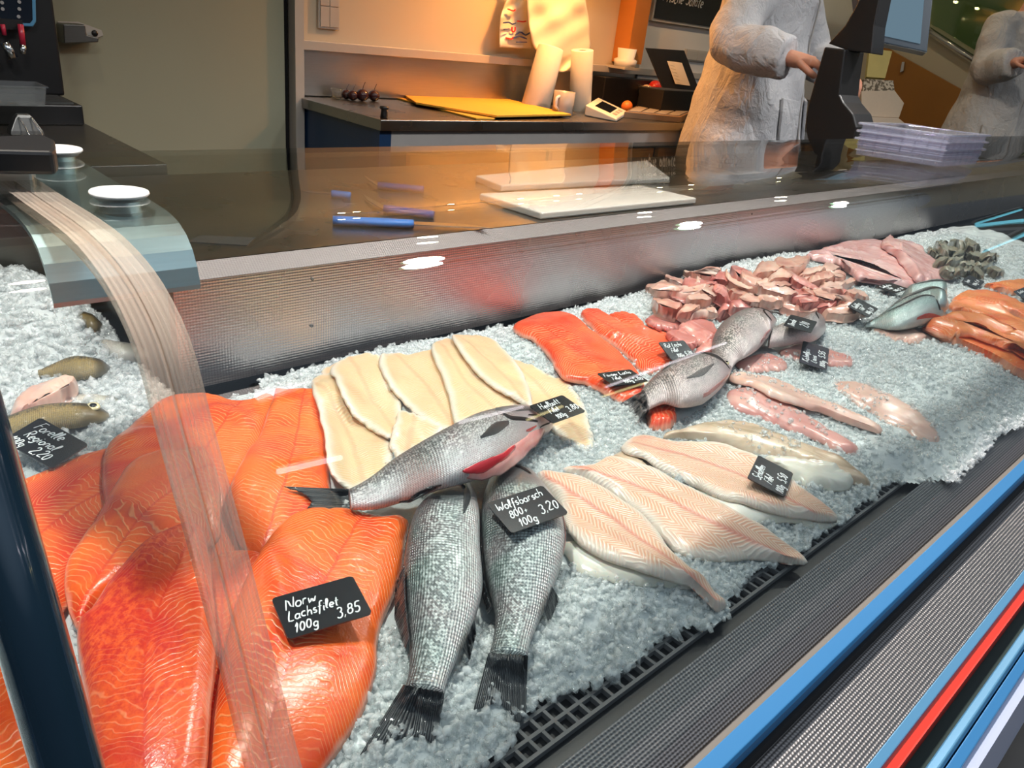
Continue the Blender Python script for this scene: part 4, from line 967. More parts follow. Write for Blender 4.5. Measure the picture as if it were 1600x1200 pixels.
# --- halibut
def hal(o, s, lab, T=0.010, **k): return fillet('halibut_fillet', 'halibut', o, s, T * 0.75, lab, 'fish fillet', 'cream halibut fillets', wedge=0.006, soft_r=2, grow=1.08, rag=2.0, crown=0.4, **k)
hal([(505, 585), (540, 566), (590, 560), (600, 600), (560, 640), (520, 640)], [(540, 590), (555, 615)], 'short pale halibut piece at the back left of its group', T=0.010)
hal([(492, 606), (513, 590), (531, 598), (546, 635), (576, 660), (606, 680), (607, 730), (586, 752), (560, 759), (540, 755), (517, 733), (511, 690), (502, 650)], [(518, 625), (545, 680), (562, 730)], 'halibut fillet touching the salmon, its tip pointing to the front')
hal([(519, 583), (548, 565), (576, 561), (597, 567), (608, 600), (623, 630), (626, 660), (620, 679), (604, 681), (574, 662), (547, 637), (530, 600)], [(560, 580), (580, 620), (608, 662)], 'second halibut fillet from the salmon', lift=0.002)
hal([(598, 564), (645, 558), (691, 553), (706, 593), (716, 632), (718, 664), (692, 669), (664, 655), (630, 625), (608, 594)], [(640, 575), (668, 605), (698, 650)], 'broad halibut fillet in the middle of its group', lift=0.001)
hal([(612, 690), (624, 650), (643, 648), (664, 656), (690, 672), (670, 695), (645, 709), (624, 712)], [(645, 665), (640, 690)], 'small halibut fillet just above the whole bass', T=0.012)
hal([(679, 547), (711, 538), (737, 562), (752, 592), (787, 606), (808, 619), (800, 636), (770, 650), (718, 664), (702, 612)], [(705, 560), (730, 600), (765, 630)], 'halibut fillet right of the broad one with a ragged edge', lift=0.003)
hal([(803, 568), (830, 575), (857, 589), (887, 600), (908, 632), (919, 661), (923, 694), (904, 697), (864, 672), (825, 633), (814, 597)], [(835, 595), (872, 635), (902, 675)], 'halibut fillet lying beyond the halibut price card')
hal([(711, 531), (735, 528), (766, 533), (794, 556), (816, 586), (828, 632), (805, 622), (758, 594), (733, 566)], [(738, 543), (775, 575), (808, 612)], 'topmost halibut fillet nearest the black gap', lift=0.003)

# --- red salmon
RS = 'deep red salmon fillets in the middle of the ice'
def red(o, s, lab, T=0.014, **k): return fillet('red_salmon_fillet', 'salmon_red', o, s, T, lab, 'fish fillet', RS, wedge=0.014, **k)
red([(952, 492), (982, 489), (1004, 502), (1012, 522), (985, 520), (965, 505)], [(970, 497), (995, 512)], 'small red salmon piece showing behind the two large ones', T=0.012)
red([(908, 488), (932, 485), (970, 502), (1017, 516), (1058, 529), (1064, 551), (1048, 568), (1016, 583), (995, 574), (978, 554), (932, 521), (914, 502)], [(935, 500), (985, 530), (1035, 555)], 'red salmon fillet under the red-salmon price card')
red([(800, 513), (832, 494), (869, 489), (896, 493), (933, 521), (970, 551), (1000, 585), (1008, 609), (998, 622), (978, 629), (948, 616), (914, 599), (881, 591), (868, 575), (853, 551), (832, 531)], [(850, 512), (910, 555), (975, 605)], 'largest deep red salmon fillet, lower left of its pair', lift=0.003)
red([(1012, 643), (1030, 630), (1050, 635), (1058, 655), (1047, 667), (1023, 670), (1012, 658)], [(1025, 650), (1045, 652)], 'small round end of red salmon under the bream tail', T=0.018)

# --- pink pieces between red salmon and the pile
CG = 'pink cuts showing through the ice beside the red salmon'
for i, (o, s, lab) in enumerate((
    ([(1008, 500), (1040, 490), (1074, 500), (1062, 516), (1026, 516)], [(1025, 503), (1055, 505)], 'pink cut half buried in ice behind the red salmon'),
    ([(1060, 508), (1098, 500), (1122, 520), (1106, 542), (1076, 530)], [(1078, 512), (1102, 525)], 'pink cut lying left of the upper bream back'),
    ([(1088, 545), (1110, 530), (1118, 545), (1106, 556), (1090, 556)], [(1098, 548), (1108, 545)], 'small pink cut between the price card and the bream'),
    ([(1040, 520), (1068, 517), (1090, 534), (1078, 546), (1058, 540)], [(1055, 527), (1075, 536)], 'flat pink cut just beyond the red-salmon card'))):
    fillet('fish_cut', 'cut_pink', o, s, 0.014, lab, 'fish piece', CG, wedge=0.012)

# --- cod loins
KG = 'pink cod loins to the right of the plaice'
def cod(o, s, lab, mat='cod', T=0.011, **k): return fillet('cod_loin', mat, o, s, T, lab, 'fish fillet', KG, wedge=0.016, **k)
cod([(1219, 548), (1250, 538), (1292, 546), (1332, 561), (1322, 573), (1270, 567), (1230, 559)], [(1240, 549), (1305, 562)], 'pink cod loin beneath the cod price card')
cod([(1150, 566), (1190, 553), (1222, 560), (1230, 575), (1196, 580), (1166, 580)], [(1172, 567), (1212, 567)], 'short cod loin right of the upper bream tail')
cod([(1366, 512), (1400, 509), (1446, 524), (1428, 536), (1384, 527)], [(1385, 517), (1425, 527)], 'tan cod loin in front of the small silver fish', 'cod_pale')
cod([(1139, 612), (1180, 608), (1226, 628), (1263, 650), (1302, 674), (1342, 700), (1322, 707), (1262, 682), (1206, 662), (1155, 641), (1138, 626)], [(1160, 622), (1230, 652), (1310, 692)], 'rosy cod loin directly behind the brown plaice')
cod([(1142, 585), (1180, 587), (1226, 598), (1263, 616), (1320, 639), (1372, 665), (1376, 675), (1338, 664), (1281, 643), (1225, 628), (1180, 609), (1145, 597)], [(1165, 594), (1250, 622), (1345, 660)], 'long pale cod loin with a red tip pointing right', 'cod_pale', lift=0.002)
cod([(1300, 600), (1340, 598), (1400, 622), (1450, 655), (1470, 690), (1440, 690), (1390, 662), (1330, 630)], [(1325, 612), (1395, 645), (1445, 680)], 'cod loin sunk under crushed ice at the right', 'cod_pale', 0.010, lift=-0.006)

# --- plaice
PG = 'plaice fillets at the front of the ice'
def pla(o, s, lab, mat='plaice', T=0.013, **k): return fillet('plaice_fillet', mat, o, s, T, lab, 'fish fillet', PG, wedge=k.pop('wedge', 0.02), **k)
pla([(1036, 682), (1056, 671), (1119, 659), (1140, 655), (1176, 661), (1221, 679), (1270, 697), (1307, 709), (1345, 738), (1362, 756), (1326, 751), (1287, 733), (1232, 718), (1176, 707), (1119, 690), (1080, 684)], [(1080, 674), (1170, 682), (1260, 710), (1320, 738)], 'plaice fillet turned brown skin side up at the back', 'plaice_skin')
pla([(1195, 713), (1250, 714), (1300, 722), (1334, 748), (1318, 764), (1270, 759), (1230, 744)], [(1225, 726), (1290, 745)], 'pale plaice fillet lying behind the plaice card', 'plaice_white', 0.014)
pla([(1085, 752), (1130, 770), (1180, 788), (1250, 790), (1310, 812), (1285, 826), (1230, 815), (1170, 815), (1110, 792)], [(1120, 775), (1200, 800), (1270, 812)], 'whitish belly flap of plaice under the striped fillets', 'plaice_white', 0.010)
pla([(957, 713), (976, 706), (1000, 718), (1014, 733), (990, 735), (965, 724)], [(972, 714), (998, 726)], 'small brown skinned plaice end at the back left', 'plaice_skin', 0.010)
pla([(970, 697), (987, 682), (1011, 680), (1062, 689), (1119, 688), (1157, 701), (1212, 724), (1251, 757), (1288, 787), (1311, 811), (1285, 812), (1231, 804), (1175, 790), (1119, 773), (1085, 757), (1044, 739), (1003, 717), (976, 706)], [(1000, 695), (1080, 715), (1170, 748), (1260, 795)], 'striped plaice fillet carrying the plaice price card')
pla([(880, 848), (925, 848), (990, 880), (1062, 902), (1084, 918), (1025, 915), (969, 909), (912, 895), (888, 872)], [(912, 868), (985, 893), (1050, 911)], 'white plaice flap lowest on the ice beside the bass', 'plaice_white', 0.009)
pla([(880, 732), (924, 726), (957, 711), (1007, 724), (1062, 750), (1119, 780), (1175, 810), (1221, 840), (1262, 874), (1243, 880), (1194, 872), (1119, 873), (1062, 864), (1038, 840), (1009, 810), (957, 769), (912, 746)], [(930, 737), (1010, 765), (1110, 815), (1225, 868)], 'longest striped plaice fillet, tip reaching the grate', lift=0.002)
pla([(840, 738), (875, 737), (913, 745), (957, 768), (996, 795), (1026, 825), (1046, 855), (1078, 885), (1102, 900), (1117, 925), (1137, 941), (1120, 952), (1099, 928), (1076, 912), (1024, 898), (968, 879), (922, 860), (886, 826), (874, 787), (854, 761)], [(870, 755), (940, 800), (1010, 850), (1075, 898), (1118, 938)], 'striped plaice fillet right beside the whole bass', lift=0.004)

# --- the far half: heap of pink cuts, sheets, squid, orange trout fillets
HG = 'heap of pink fish cuts along the steel back'
heap = [(1032, 452), (1100, 432), (1180, 424), (1250, 412), (1322, 424), (1345, 470), (1330, 500), (1260, 492), (1190, 478), (1120, 488), (1050, 490), (1026, 470)]
def inside(x, y, poly):
    c = False; j = len(poly) - 1
    for i in range(len(poly)):
        if (poly[i][1] > y) != (poly[j][1] > y) and x < (poly[j][0] - poly[i][0]) * (y - poly[i][1]) / (poly[j][1] - poly[i][1]) + poly[i][0]: c = not c
        j = i
    return c
rr = random.Random(11)
spots = []
gi = 0
for v in range(424, 506, 12):
    for u in range(1030 + (gi % 2) * 14, 1346, 29):
        q = (u + rr.uniform(-6, 6), v + rr.uniform(-4, 4))
        if inside(*q, heap): spots.append(q)
    gi += 1
rr.shuffle(spots)
for (u, v) in spots:
    L_, W_ = rr.uniform(17, 34), rr.uniform(7, 12); a = rr.choice([rr.uniform(-0.2, 0.5), rr.uniform(0.2, 0.9), rr.uniform(-0.5, 0.1)])
    ca, sa = math.cos(a), math.sin(a) * 0.75
    bend = rr.uniform(-0.35, 0.35)
    pt = lambda s, w: (u + ca * s * L_ - sa * (w * W_ + bend * s * s * L_), v + (sa * s * L_ + ca * (w * W_ + bend * s * s * L_)) * 0.85)
    o = [pt(-1, -0.25), pt(-0.6, -0.8), pt(0, -1 + rr.uniform(-0.2, 0.2)), pt(0.6, -0.75), pt(1, -0.2), pt(0.95, 0.3), pt(0.5, 0.85), pt(-0.1, 1), pt(-0.7, 0.8), pt(-1, 0.3)]
    fillet('fish_cut', rr.choice(['cut_pink', 'cut_pale', 'cut_pale', 'cut_pink', 'cod_pale']) if u < 1180 else rr.choice(['cut_pale', 'cut_pale', 'cut_pink', 'cod_pale']), o, [pt(-0.7, 0), pt(0, 0), pt(0.7, 0)], rr.uniform(0.016, 0.028), 'pale pink fish cut in the long heap against the steel back', 'fish piece', HG, wedge=0.013, N=48, K=8, soft_r=2, ripple=0.0012, cap=0.018)
SHG = 'wide pink fish sheets at the far back'
fillet('fish_sheet', 'sheet', [(1255, 404), (1286, 391), (1320, 380), (1376, 378), (1400, 392), (1424, 420), (1440, 446), (1424, 451), (1375, 443), (1337, 436), (1322, 422), (1292, 411)], [(1300, 400), (1360, 412), (1410, 438)], 0.022, 'wide pink fish fillet folded over the left of the far pair', 'fish fillet', SHG, soft_r=8, ripple=0.0012, wedge=0.03)
fillet('fish_sheet', 'sheet', [(1376, 380), (1424, 381), (1458, 406), (1492, 430), (1462, 440), (1446, 446), (1424, 430), (1400, 400)], [(1410, 395), (1450, 425)], 0.022, 'wide pink fish fillet at the right of the far pair', 'fish fillet', SHG, soft_r=8, ripple=0.0012, lift=0.002, wedge=0.03)
QG = 'grey squid and shellfish in the far corner'
for i, (u, v) in enumerate([(1462, 398), (1482, 394), (1503, 396), (1524, 402), (1470, 410), (1492, 408), (1514, 414), (1536, 416), (1482, 424), (1504, 424), (1528, 428), (1545, 404), (1556, 424), (1472, 390), (1496, 384), (1518, 388)]):
    a = rr.uniform(-0.6, 0.9); ca, sa = math.cos(a), math.sin(a)
    pt = lambda s, w: (u + ca * s * 15 - sa * w * 7, v + (sa * s * 15 + ca * w * 7) * 0.7)
    fillet('squid_piece', 'squid', [pt(-1, -0.3), pt(-0.4, -0.9), pt(0.4, -0.8), pt(1, -0.2), pt(0.9, 0.4), pt(0.2, 1), pt(-0.6, 0.8), pt(-1, 0.3)], [pt(-0.6, 0), pt(0.6, 0)], rr.uniform(0.016, 0.028), 'grey squid piece in the dark heap at the far right', 'seafood', QG, N=40, K=7, soft_r=2, ripple=0.002, cap=0.02)
OG = 'orange trout fillets at the right edge'
def ora(o, s, lab, T=0.018, **k): return fillet('trout_fillet', 'trout_orange', o, s, T, lab, 'fish fillet', OG, wedge=0.016, **k)
ora([(1538, 446), (1570, 440), (1620, 438), (1660, 446), (1640, 460), (1580, 458)], [(1565, 449), (1620, 450)], 'orange trout fillet farthest back by the squid')
ora([(1490, 470), (1510, 456), (1555, 459), (1602, 478), (1650, 500), (1640, 520), (1600, 500), (1555, 484)], [(1515, 465), (1570, 478), (1625, 503)], 'reddish orange trout fillet second from the back')
ora([(1479, 482), (1506, 468), (1540, 472), (1602, 502), (1640, 530), (1625, 545), (1580, 518), (1520, 494)], [(1508, 480), (1560, 500), (1615, 530)], 'orange trout fillet with a pale fat patch')
ora([(1440, 514), (1470, 510), (1522, 524), (1562, 545), (1605, 560), (1650, 590), (1630, 605), (1600, 590), (1560, 566), (1518, 545), (1470, 528)], [(1470, 518), (1540, 548), (1610, 585)], 'orange trout fillet lying lowest by the crushed ice')
ora([(1446, 508), (1487, 489), (1526, 490), (1563, 505), (1604, 522), (1650, 560), (1640, 585), (1602, 552), (1560, 540), (1516, 525), (1474, 524)], [(1485, 502), (1540, 516), (1620, 560)], 'bright orange trout fillet in front of the silver fish', lift=0.003)

# --- silver trout
G3 = 'small silver fish at the far right'
def sil(d, v, lab, **k): return fish('silver_fish', 'trout_teal', d, v, lab, 'fish', G3, ratio=0.40, n=32, segs=16, **k)
b = sil([(1480, 456), (1474, 450), (1457, 448), (1440, 449), (1420, 452), (1409, 462)], [(1480, 464), (1472, 470), (1457, 471), (1440, 470), (1416, 470), (1409, 466)], 'farthest of the three silver fish, under the flat card')
patch(b, 'flank_stripe', 'fin', [(0.10, 1.4, 0.04), (0.35, 1.5, 0.12), (0.75, 1.4, 0.03)], 0.0006)
b = sil([(1482, 475), (1474, 467), (1450, 464), (1428, 466), (1405, 471), (1376, 492), (1362, 500)], [(1482, 480), (1474, 488), (1442, 488), (1420, 488), (1397, 492), (1378, 498), (1364, 503)], 'middle one of the three silver fish')
patch(b, 'flank_stripe', 'fin', [(0.10, 1.4, 0.04), (0.35, 1.5, 0.12), (0.75, 1.4, 0.03)], 0.0006)
b = sil([(1479, 497), (1474, 491), (1450, 484), (1424, 482), (1386, 490), (1362, 502), (1352, 506)], [(1479, 501), (1469, 507), (1442, 512), (1420, 514), (1397, 513), (1366, 510), (1353, 511)], 'nearest of the three silver fish, belly cut open')
patch(b, 'belly_cut', 'red_meat', [(0.10, 2.9, 0.05), (0.28, 2.9, 0.12), (0.42, 2.95, 0.04)])
patch(b, 'flank_stripe', 'fin', [(0.18, 1.35, 0.03), (0.45, 1.3, 0.10), (0.80, 1.3, 0.03)], 0.0006)
patch(b, 'gill_slit', 'gill', [(0.16, 1.0, 0.05), (0.20, 1.6, 0.09), (0.15, 2.4, 0.05)])

# --- sea bream
DG = 'whole sea bream beside the red salmon'
b = fish('sea_bream', 'bream', [(1291, 509), (1284, 502), (1268, 499), (1245, 508), (1222, 512), (1204, 518)], [(1291, 514), (1284, 524), (1268, 531), (1245, 534), (1222, 538), (1202, 540)], 'sea bream mostly hidden under its price card', 'fish', DG, ratio=0.5)
patch(b, 'gill_slit', 'gill', [(0.22, 0.7, 0.05), (0.27, 1.4, 0.06), (0.24, 2.0, 0.05)])
D2 = fish('sea_bream', 'bream', [(1214, 497), (1206, 490), (1190, 486), (1170, 486), (1150, 492), (1131, 506), (1119, 526), (1115, 548), (1120, 566), (1122, 585)], [(1214, 501), (1209, 512), (1198, 529), (1186, 542), (1170, 553), (1155, 562), (1146, 572), (1142, 580), (1138, 588), (1134, 594)], 'upper sea bream with its back to the pink heap', 'fish', DG, ratio=0.36, finmat='fin_grey')
patch(D2, 'gill_slit', 'gill', [(0.14, 1.0, 0.05), (0.19, 1.6, 0.09), (0.15, 2.3, 0.05)])
patch(D2, 'belly_flap', 'flap', [(0.20, 2.9, 0.03), (0.29, 2.85, 0.13), (0.38, 2.95, 0.05)], 0.003)
patch(D2, 'back_stripe', 'gill', [(0.02, 1.5, 0.03), (0.10, 1.15, 0.10), (0.24, 0.85, 0.03)])
D1 = fish('sea_bream', 'bream', [(1143, 570), (1134, 565), (1120, 556), (1104, 553), (1080, 556), (1050, 568), (1024, 588), (1004, 610)], [(1143, 577), (1139, 588), (1126, 605), (1112, 617), (1098, 625), (1068, 630), (1040, 627), (1014, 638)], 'lower sea bream with its tail on the red salmon', 'fish', DG, ratio=0.36, finmat='fin_grey',
          tail=([(1006, 609), (1013, 638)], [(951, 641), (975, 635), (987, 645), (992, 655), (993, 666)]), lift=0.002)
patch(D1, 'gill_slit', 'gill', [(0.34, 0.85, 0.03), (0.24, 1.25, 0.10), (0.14, 1.6, 0.11), (0.05, 2.1, 0.05)])
patch(D1, 'belly_flap', 'flap', [(0.10, 2.9, 0.03), (0.25, 2.9, 0.10), (0.44, 2.95, 0.03)], 0.003)
patch(D1, 'pectoral_fin', 'fin_grey', [(0.28, 1.8, 0.03), (0.42, 1.95, 0.13), (0.58, 2.0, 0.02)], 0.0015)
patch(D1, 'back_stripe', 'gill', [(0.30, 0.9, 0.03), (0.50, 0.85, 0.10), (0.75, 0.9, 0.02)], 0.0008)
fish_eye(D1, 0.06, 0.9, 0.0055)

# --- sea bass
BG = 'whole sea bass in the middle of the ice'
B3 = fish('sea_bass', 'bass', [(800, 727), (784, 732), (768, 745), (757, 768), (752, 800), (752, 840), (755, 880), (764, 920), (773, 960), (771, 995), (764, 1024)], [(806, 726), (828, 732), (848, 755), (868, 782), (880, 812), (883, 848), (873, 892), (854, 944), (838, 980), (828, 1006), (824, 1028)], 'sea bass lying under the white-lettered bass price card', 'fish', BG, ratio=0.50,
          tail=([(763, 1020), (825, 1024)], [(740, 1108), (757, 1104), (781, 1096), (796, 1112), (811, 1129), (822, 1118)]),
          fins=(('dorsal_fin', [(752, 850), (757, 905), (768, 950)], [(744, 870), (752, 925), (762, 958)]), ('anal_fin', [(862, 915), (850, 950)], [(874, 935), (858, 975)])))
patch(B3, 'gill_slit', 'gill', [(0.10, 0.85, 0.05), (0.085, 1.3, 0.09), (0.11, 1.8, 0.12), (0.15, 2.1, 0.05)])
patch(B3, 'gill_cover', 'bass', [(0.04, 0.7, 0.05), (0.055, 1.3, 0.25), (0.07, 1.9, 0.08)], 0.002)
patch(B3, 'belly_cut', 'belly_pink', [(0.26, 3.0, 0.03), (0.38, 3.0, 0.06), (0.50, 3.0, 0.03)], 0.003)
B2 = fish('sea_bass', 'bass', [(706, 741), (690, 752), (672, 773), (655, 792), (644, 812), (635, 848), (630, 900), (636, 960), (640, 1020), (638, 1056), (631, 1076)], [(712, 740), (728, 745), (742, 768), (749, 800), (750, 852), (754, 915), (744, 962), (724, 1010), (706, 1048), (697, 1070), (694, 1086)], 'nearest sea bass, lying head up with a forked tail', 'fish', BG, ratio=0.50,
          tail=([(630, 1070), (695, 1082)], [(562, 1180), (582, 1164), (604, 1160), (641, 1148), (655, 1152), (661, 1148), (676, 1164), (684, 1146)]),
          fins=(('dorsal_fin', [(632, 880), (634, 940), (640, 1000)], [(618, 905), (616, 965), (634, 1014)]), ('anal_fin', [(742, 965), (722, 1012)], [(744, 990), (734, 1030)])), lift=0.002)
patch(B2, 'gill_slit', 'gill', [(0.15, 0.7, 0.05), (0.115, 1.2, 0.10), (0.10, 1.6, 0.10), (0.14, 2.1, 0.05)])
patch(B2, 'gill_cover', 'bass', [(0.05, 0.6, 0.05), (0.06, 1.2, 0.3), (0.07, 1.9, 0.08)], 0.002)
patch(B2, 'pectoral_fin', 'fin', [(0.11, 2.1, 0.05), (0.17, 2.15, 0.16), (0.27, 2.05, 0.02)], 0.002)
B1 = fish('sea_bass', 'bass_belly', [(866, 650), (861, 642), (845, 637), (820, 634), (798, 635), (772, 640), (740, 650), (680, 680), (622, 714), (580, 746), (545, 766)], [(866, 656), (862, 667), (848, 678), (826, 694), (800, 712), (772, 728), (738, 742), (690, 756), (640, 774), (590, 790), (549, 794)], 'sea bass lying across the others, belly cut open and red', 'fish', BG, ratio=0.50,
          tail=([(547, 764), (551, 794)], [(444, 760), (470, 768), (482, 776), (488, 784), (480, 794)]),
          fins=(('pelvic_fin', [(672, 760), (690, 757)], [(622, 784), (640, 784)], 0.004),), lift=0.0)
patch(B1, 'gill_slit', 'gill', [(0.26, 1.45, 0.03), (0.23, 1.70, 0.07), (0.17, 1.92, 0.08), (0.11, 2.2, 0.03)])
patch(B1, 'gill_cover', 'bass', [(0.28, 1.05, 0.08), (0.20, 1.25, 0.20), (0.10, 1.45, 0.12)], 0.002)
patch(B1, 'pectoral_fin', 'fin', [(0.25, 1.86, 0.06), (0.31, 1.88, 0.19), (0.39, 2.0, 0.02)], 0.0025)
patch(B1, 'mouth', 'gill', [(0.012, 1.9, 0.03), (0.05, 2.3, 0.06), (0.10, 2.6, 0.02)], 0.0008)
patch(B1, 'jaw_line', 'gill', [(0.15, 1.75, 0.02), (0.09, 1.85, 0.045), (0.03, 1.8, 0.02)], 0.0008)
patch(B1, 'cheek_spot', 'red_meat', [(0.12, 2.42, 0.04), (0.15, 2.48, 0.08), (0.175, 2.45, 0.03)], 0.0007)
fish_eye(B1, 0.07, 1.45, 0.0062)
fillet('belly_flap', 'belly_pink', [(716, 739), (752, 717), (784, 706), (812, 690), (838, 667), (852, 664), (848, 682), (826, 706), (806, 725), (783, 739), (748, 748)], [(750, 732), (790, 720), (830, 686)], 0.006, parent=B1.root, lift=-0.016, wedge=0.006, N=60, K=8, soft_r=2)
fillet('belly_cavity', 'red_meat', [(722, 737), (752, 720), (784, 708), (806, 697), (800, 708), (780, 723), (752, 736)], [(745, 730), (785, 714)], 0.0025, parent=B1.root, lift=-0.001, wedge=0.004, N=50, K=6, soft_r=1, rag=0.4)

# ------------------------------------------------------------------ price cards
CARDS = {
'norw': ([0.2938, 0.5008, -0.511], [[0.984, 0.18, -0.016], [-0.18, 0.974, -0.136], [-0.009, 0.137, 0.991]], [('Norw', .10, .66, .26), ('Lachsfilet', .08, .40, .22), ('100g', .10, .12, .22), ('3,85', .60, .12, .25)], 'price card reading Norw Lachsfilet 3,85 on the large salmon fillet'),
'wolf': ([0.5434, 0.4841, -0.487], [[0.993, 0.116, -0.028], [-0.119, 0.981, -0.151], [0.01, 0.153, 0.988]], [('Wolfsbarsch', .06, .68, .24), ('800+', .16, .40, .23), ('100g', .20, .10, .24), ('3,20', .62, .22, .28)], 'price card reading Wolfsbarsch 800+ 3,20 propped on a bass'),
'heil': ([0.8201, 0.6971, -0.5292], [[0.998, -0.051, 0.047], [0.057, 0.988, -0.145], [-0.039, 0.147, 0.988]], [('Heilbutt', .14, .68, .26), ('Filet', .22, .40, .23), ('100g', .22, .10, .22), ('3,80', .64, .20, .28)], 'price card reading Heilbutt 3,80 beside the bass mouth'),
'forelle': ([0.1764, 0.9412, -0.5131], [[0.402, 0.91, -0.098], [-0.901, 0.374, -0.221], [-0.164, 0.177, 0.97]], [('Forelle', .12, .68, .27), ('Regional', .14, .38, .25), ('100g', .04, .10, .22), ('2,20', .48, .08, .26)], 'price card reading Forelle Regional 2,20 by the dark arm'),
'faroe': ([1.0379, 0.7422, -0.5443], [[0.985, 0.163, 0.047], [-0.162, 0.986, -0.038], [-0.053, 0.03, 0.998]], [('F\u00e4r\u00f6er Lachs', .06, .68, .22), ('Filet', .16, .40, .22), ('100g', .34, .10, .22), ('5,80', .66, .14, .24)], 'price card reading 5,80 on the largest red salmon fillet'),
'rot': ([1.3404, 0.8317, -0.5855], [[0.987, 0.162, 0.016], [-0.141, 0.899, -0.414], [-0.082, 0.406, 0.91]], [('Rot Lachs', .10, .68, .24), ('Filet', .22, .40, .23), ('100g', .30, .10, .22), ('5,20', .64, .14, .24)], 'price card reading Rot Lachs 5,20 behind the lower bream'),
'scholl': ([0.8844, 0.3694, -0.4997], [[0.939, -0.326, 0.113], [0.341, 0.925, -0.169], [-0.05, 0.197, 0.979]], [('Schollen', .14, .70, .24), ('Filet', .18, .42, .23), ('100g', .06, .10, .22), ('5,50', .46, .10, .25)], 'price card reading Schollen Filet 5,50 on a striped plaice fillet'),
'dor': ([1.3783, 0.6025, -0.4519], [[0.945, -0.327, 0.013], [0.327, 0.944, -0.031], [-0.002, 0.033, 0.999]], [('Dorade', .12, .68, .24), ('2,10', .30, .22, .34)], 'price card reading Dorade 2,10 on the hidden bream'),
'kab': ([1.3999, 0.5683, -0.5093], [[0.879, -0.45, -0.157], [0.424, 0.889, -0.174], [0.218, 0.086, 0.972]], [('Kabeljau', .10, .70, .24), ('Loins', .16, .42, .22), ('100g', .08, .10, .22), ('5,55', .46, .12, .25)], 'price card reading Kabeljau Loins 5,55 at the right'),
't10': ([1.7579, 0.6372, -0.4917], [[0.986, -0.167, -0.002], [0.162, 0.96, -0.229], [0.04, 0.226, 0.973]], [('Saibling', .12, .68, .24), ('Filet', .22, .40, .22), ('100g 2,10', .20, .10, .22)], 'price card stuck in the ice left of the three silver fish'),
't11': ([1.9939, 0.6698, -0.4876], [[0.998, 0.055, -0.025], [-0.056, 0.998, -0.011], [0.024, 0.012, 1.0]], [('Seelachs', .14, .68, .24), ('Filet', .22, .40, .22), ('100g 1,60', .24, .10, .22)], 'price card lying nearly flat behind the three silver fish'),
't12': ([2.7656, 0.6941, -0.5827], [[0.988, -0.095, -0.125], [0.07, 0.979, -0.192], [0.141, 0.181, 0.973]], [('Sepia', .14, .68, .24), ('100g 1,90', .20, .22, .24)], 'price card in front of the grey squid heap'),
't13': ([2.969, 0.5805, -0.6165], [[0.977, 0.121, -0.177], [-0.172, 0.934, -0.314], [0.128, 0.337, 0.933]], [('Lachs', .14, .68, .24), ('100g 2,80', .20, .22, .24)], 'price card cut off at the right edge of the photo'),
}
G['b'], G['S'] = G['b'], G['S']
for k, (p, M_, ln, lab) in CARDS.items(): price_card(p, M_, ln, lab)
# ------------------------------------------------------------------ back counter and what stands on it
CAMP = np.array([0, 0, ZC])
def pxm(p): return F / float(R[:, 2] @ (np.array(p) - CAMP))       # pixels per metre at a point
BZ = rz(-0.34)
bc = empty('back_counter', (3.9, 2.62, 0), 'long back counter with a steel top, grey fronts and orange drawers', 'counter')
box('top', (1.60, 2.35, BZ - 0.038), (6.35, 2.94, BZ), 'worktop', bc, 0.003)
box('side_panel', (1.62, 2.40, 0.10), (1.66, 2.92, BZ - 0.038), 'navy', bc)
box('corner_post', (1.61, 2.37, 0.10), (1.66, 2.41, BZ - 0.038), 'navy', bc)
box('front_rail', (1.66, 2.37, BZ - 0.115), (6.35, 2.42, BZ - 0.038), 'grey_cab', bc)
box('carcass', (1.66, 2.40, 0.10), (6.35, 2.92, BZ - 0.115), 'black_matt', bc)
x = 1.75
for i in range(6):
    d = box('drawer', (x, 2.375, BZ - 0.34), (x + 0.72, 2.40, BZ - 0.125), 'orange_wood', bc, 0.003); x += 0.76
    box('pull', (x - 0.50, 2.36, BZ - 0.24), (x - 0.30, 2.375, BZ - 0.228), 'steel', d)
def on_counter(u, v): return at_z(u, v, BZ)
# envelopes
def sheet_px(name, pts, z, mat, lab, cat, group=None, t=0.004, bend=0.0):
    P_ = [at_z(u, v, z) for u, v in pts]
    o = MB().prism(P_, (0, 0, t)).build(name, mat, bevel=0.0008); return tag(o, lab, cat, group)
sheet_px('envelope', [(605, 151), (622, 149), (782, 178), (772, 187.5), (744, 187)], BZ + 0.001, 'envelope', 'lower yellow envelope sticking out at the left of the pair', 'envelope', 'yellow envelopes on the back counter', 0.006)
sheet_px('envelope', [(627, 148), (736, 146), (760, 149), (892, 181), (776, 183.5), (650, 163)], BZ + 0.010, 'envelope', 'upper yellow envelope lying flat across the counter edge', 'envelope', 'yellow envelopes on the back counter', 0.008)
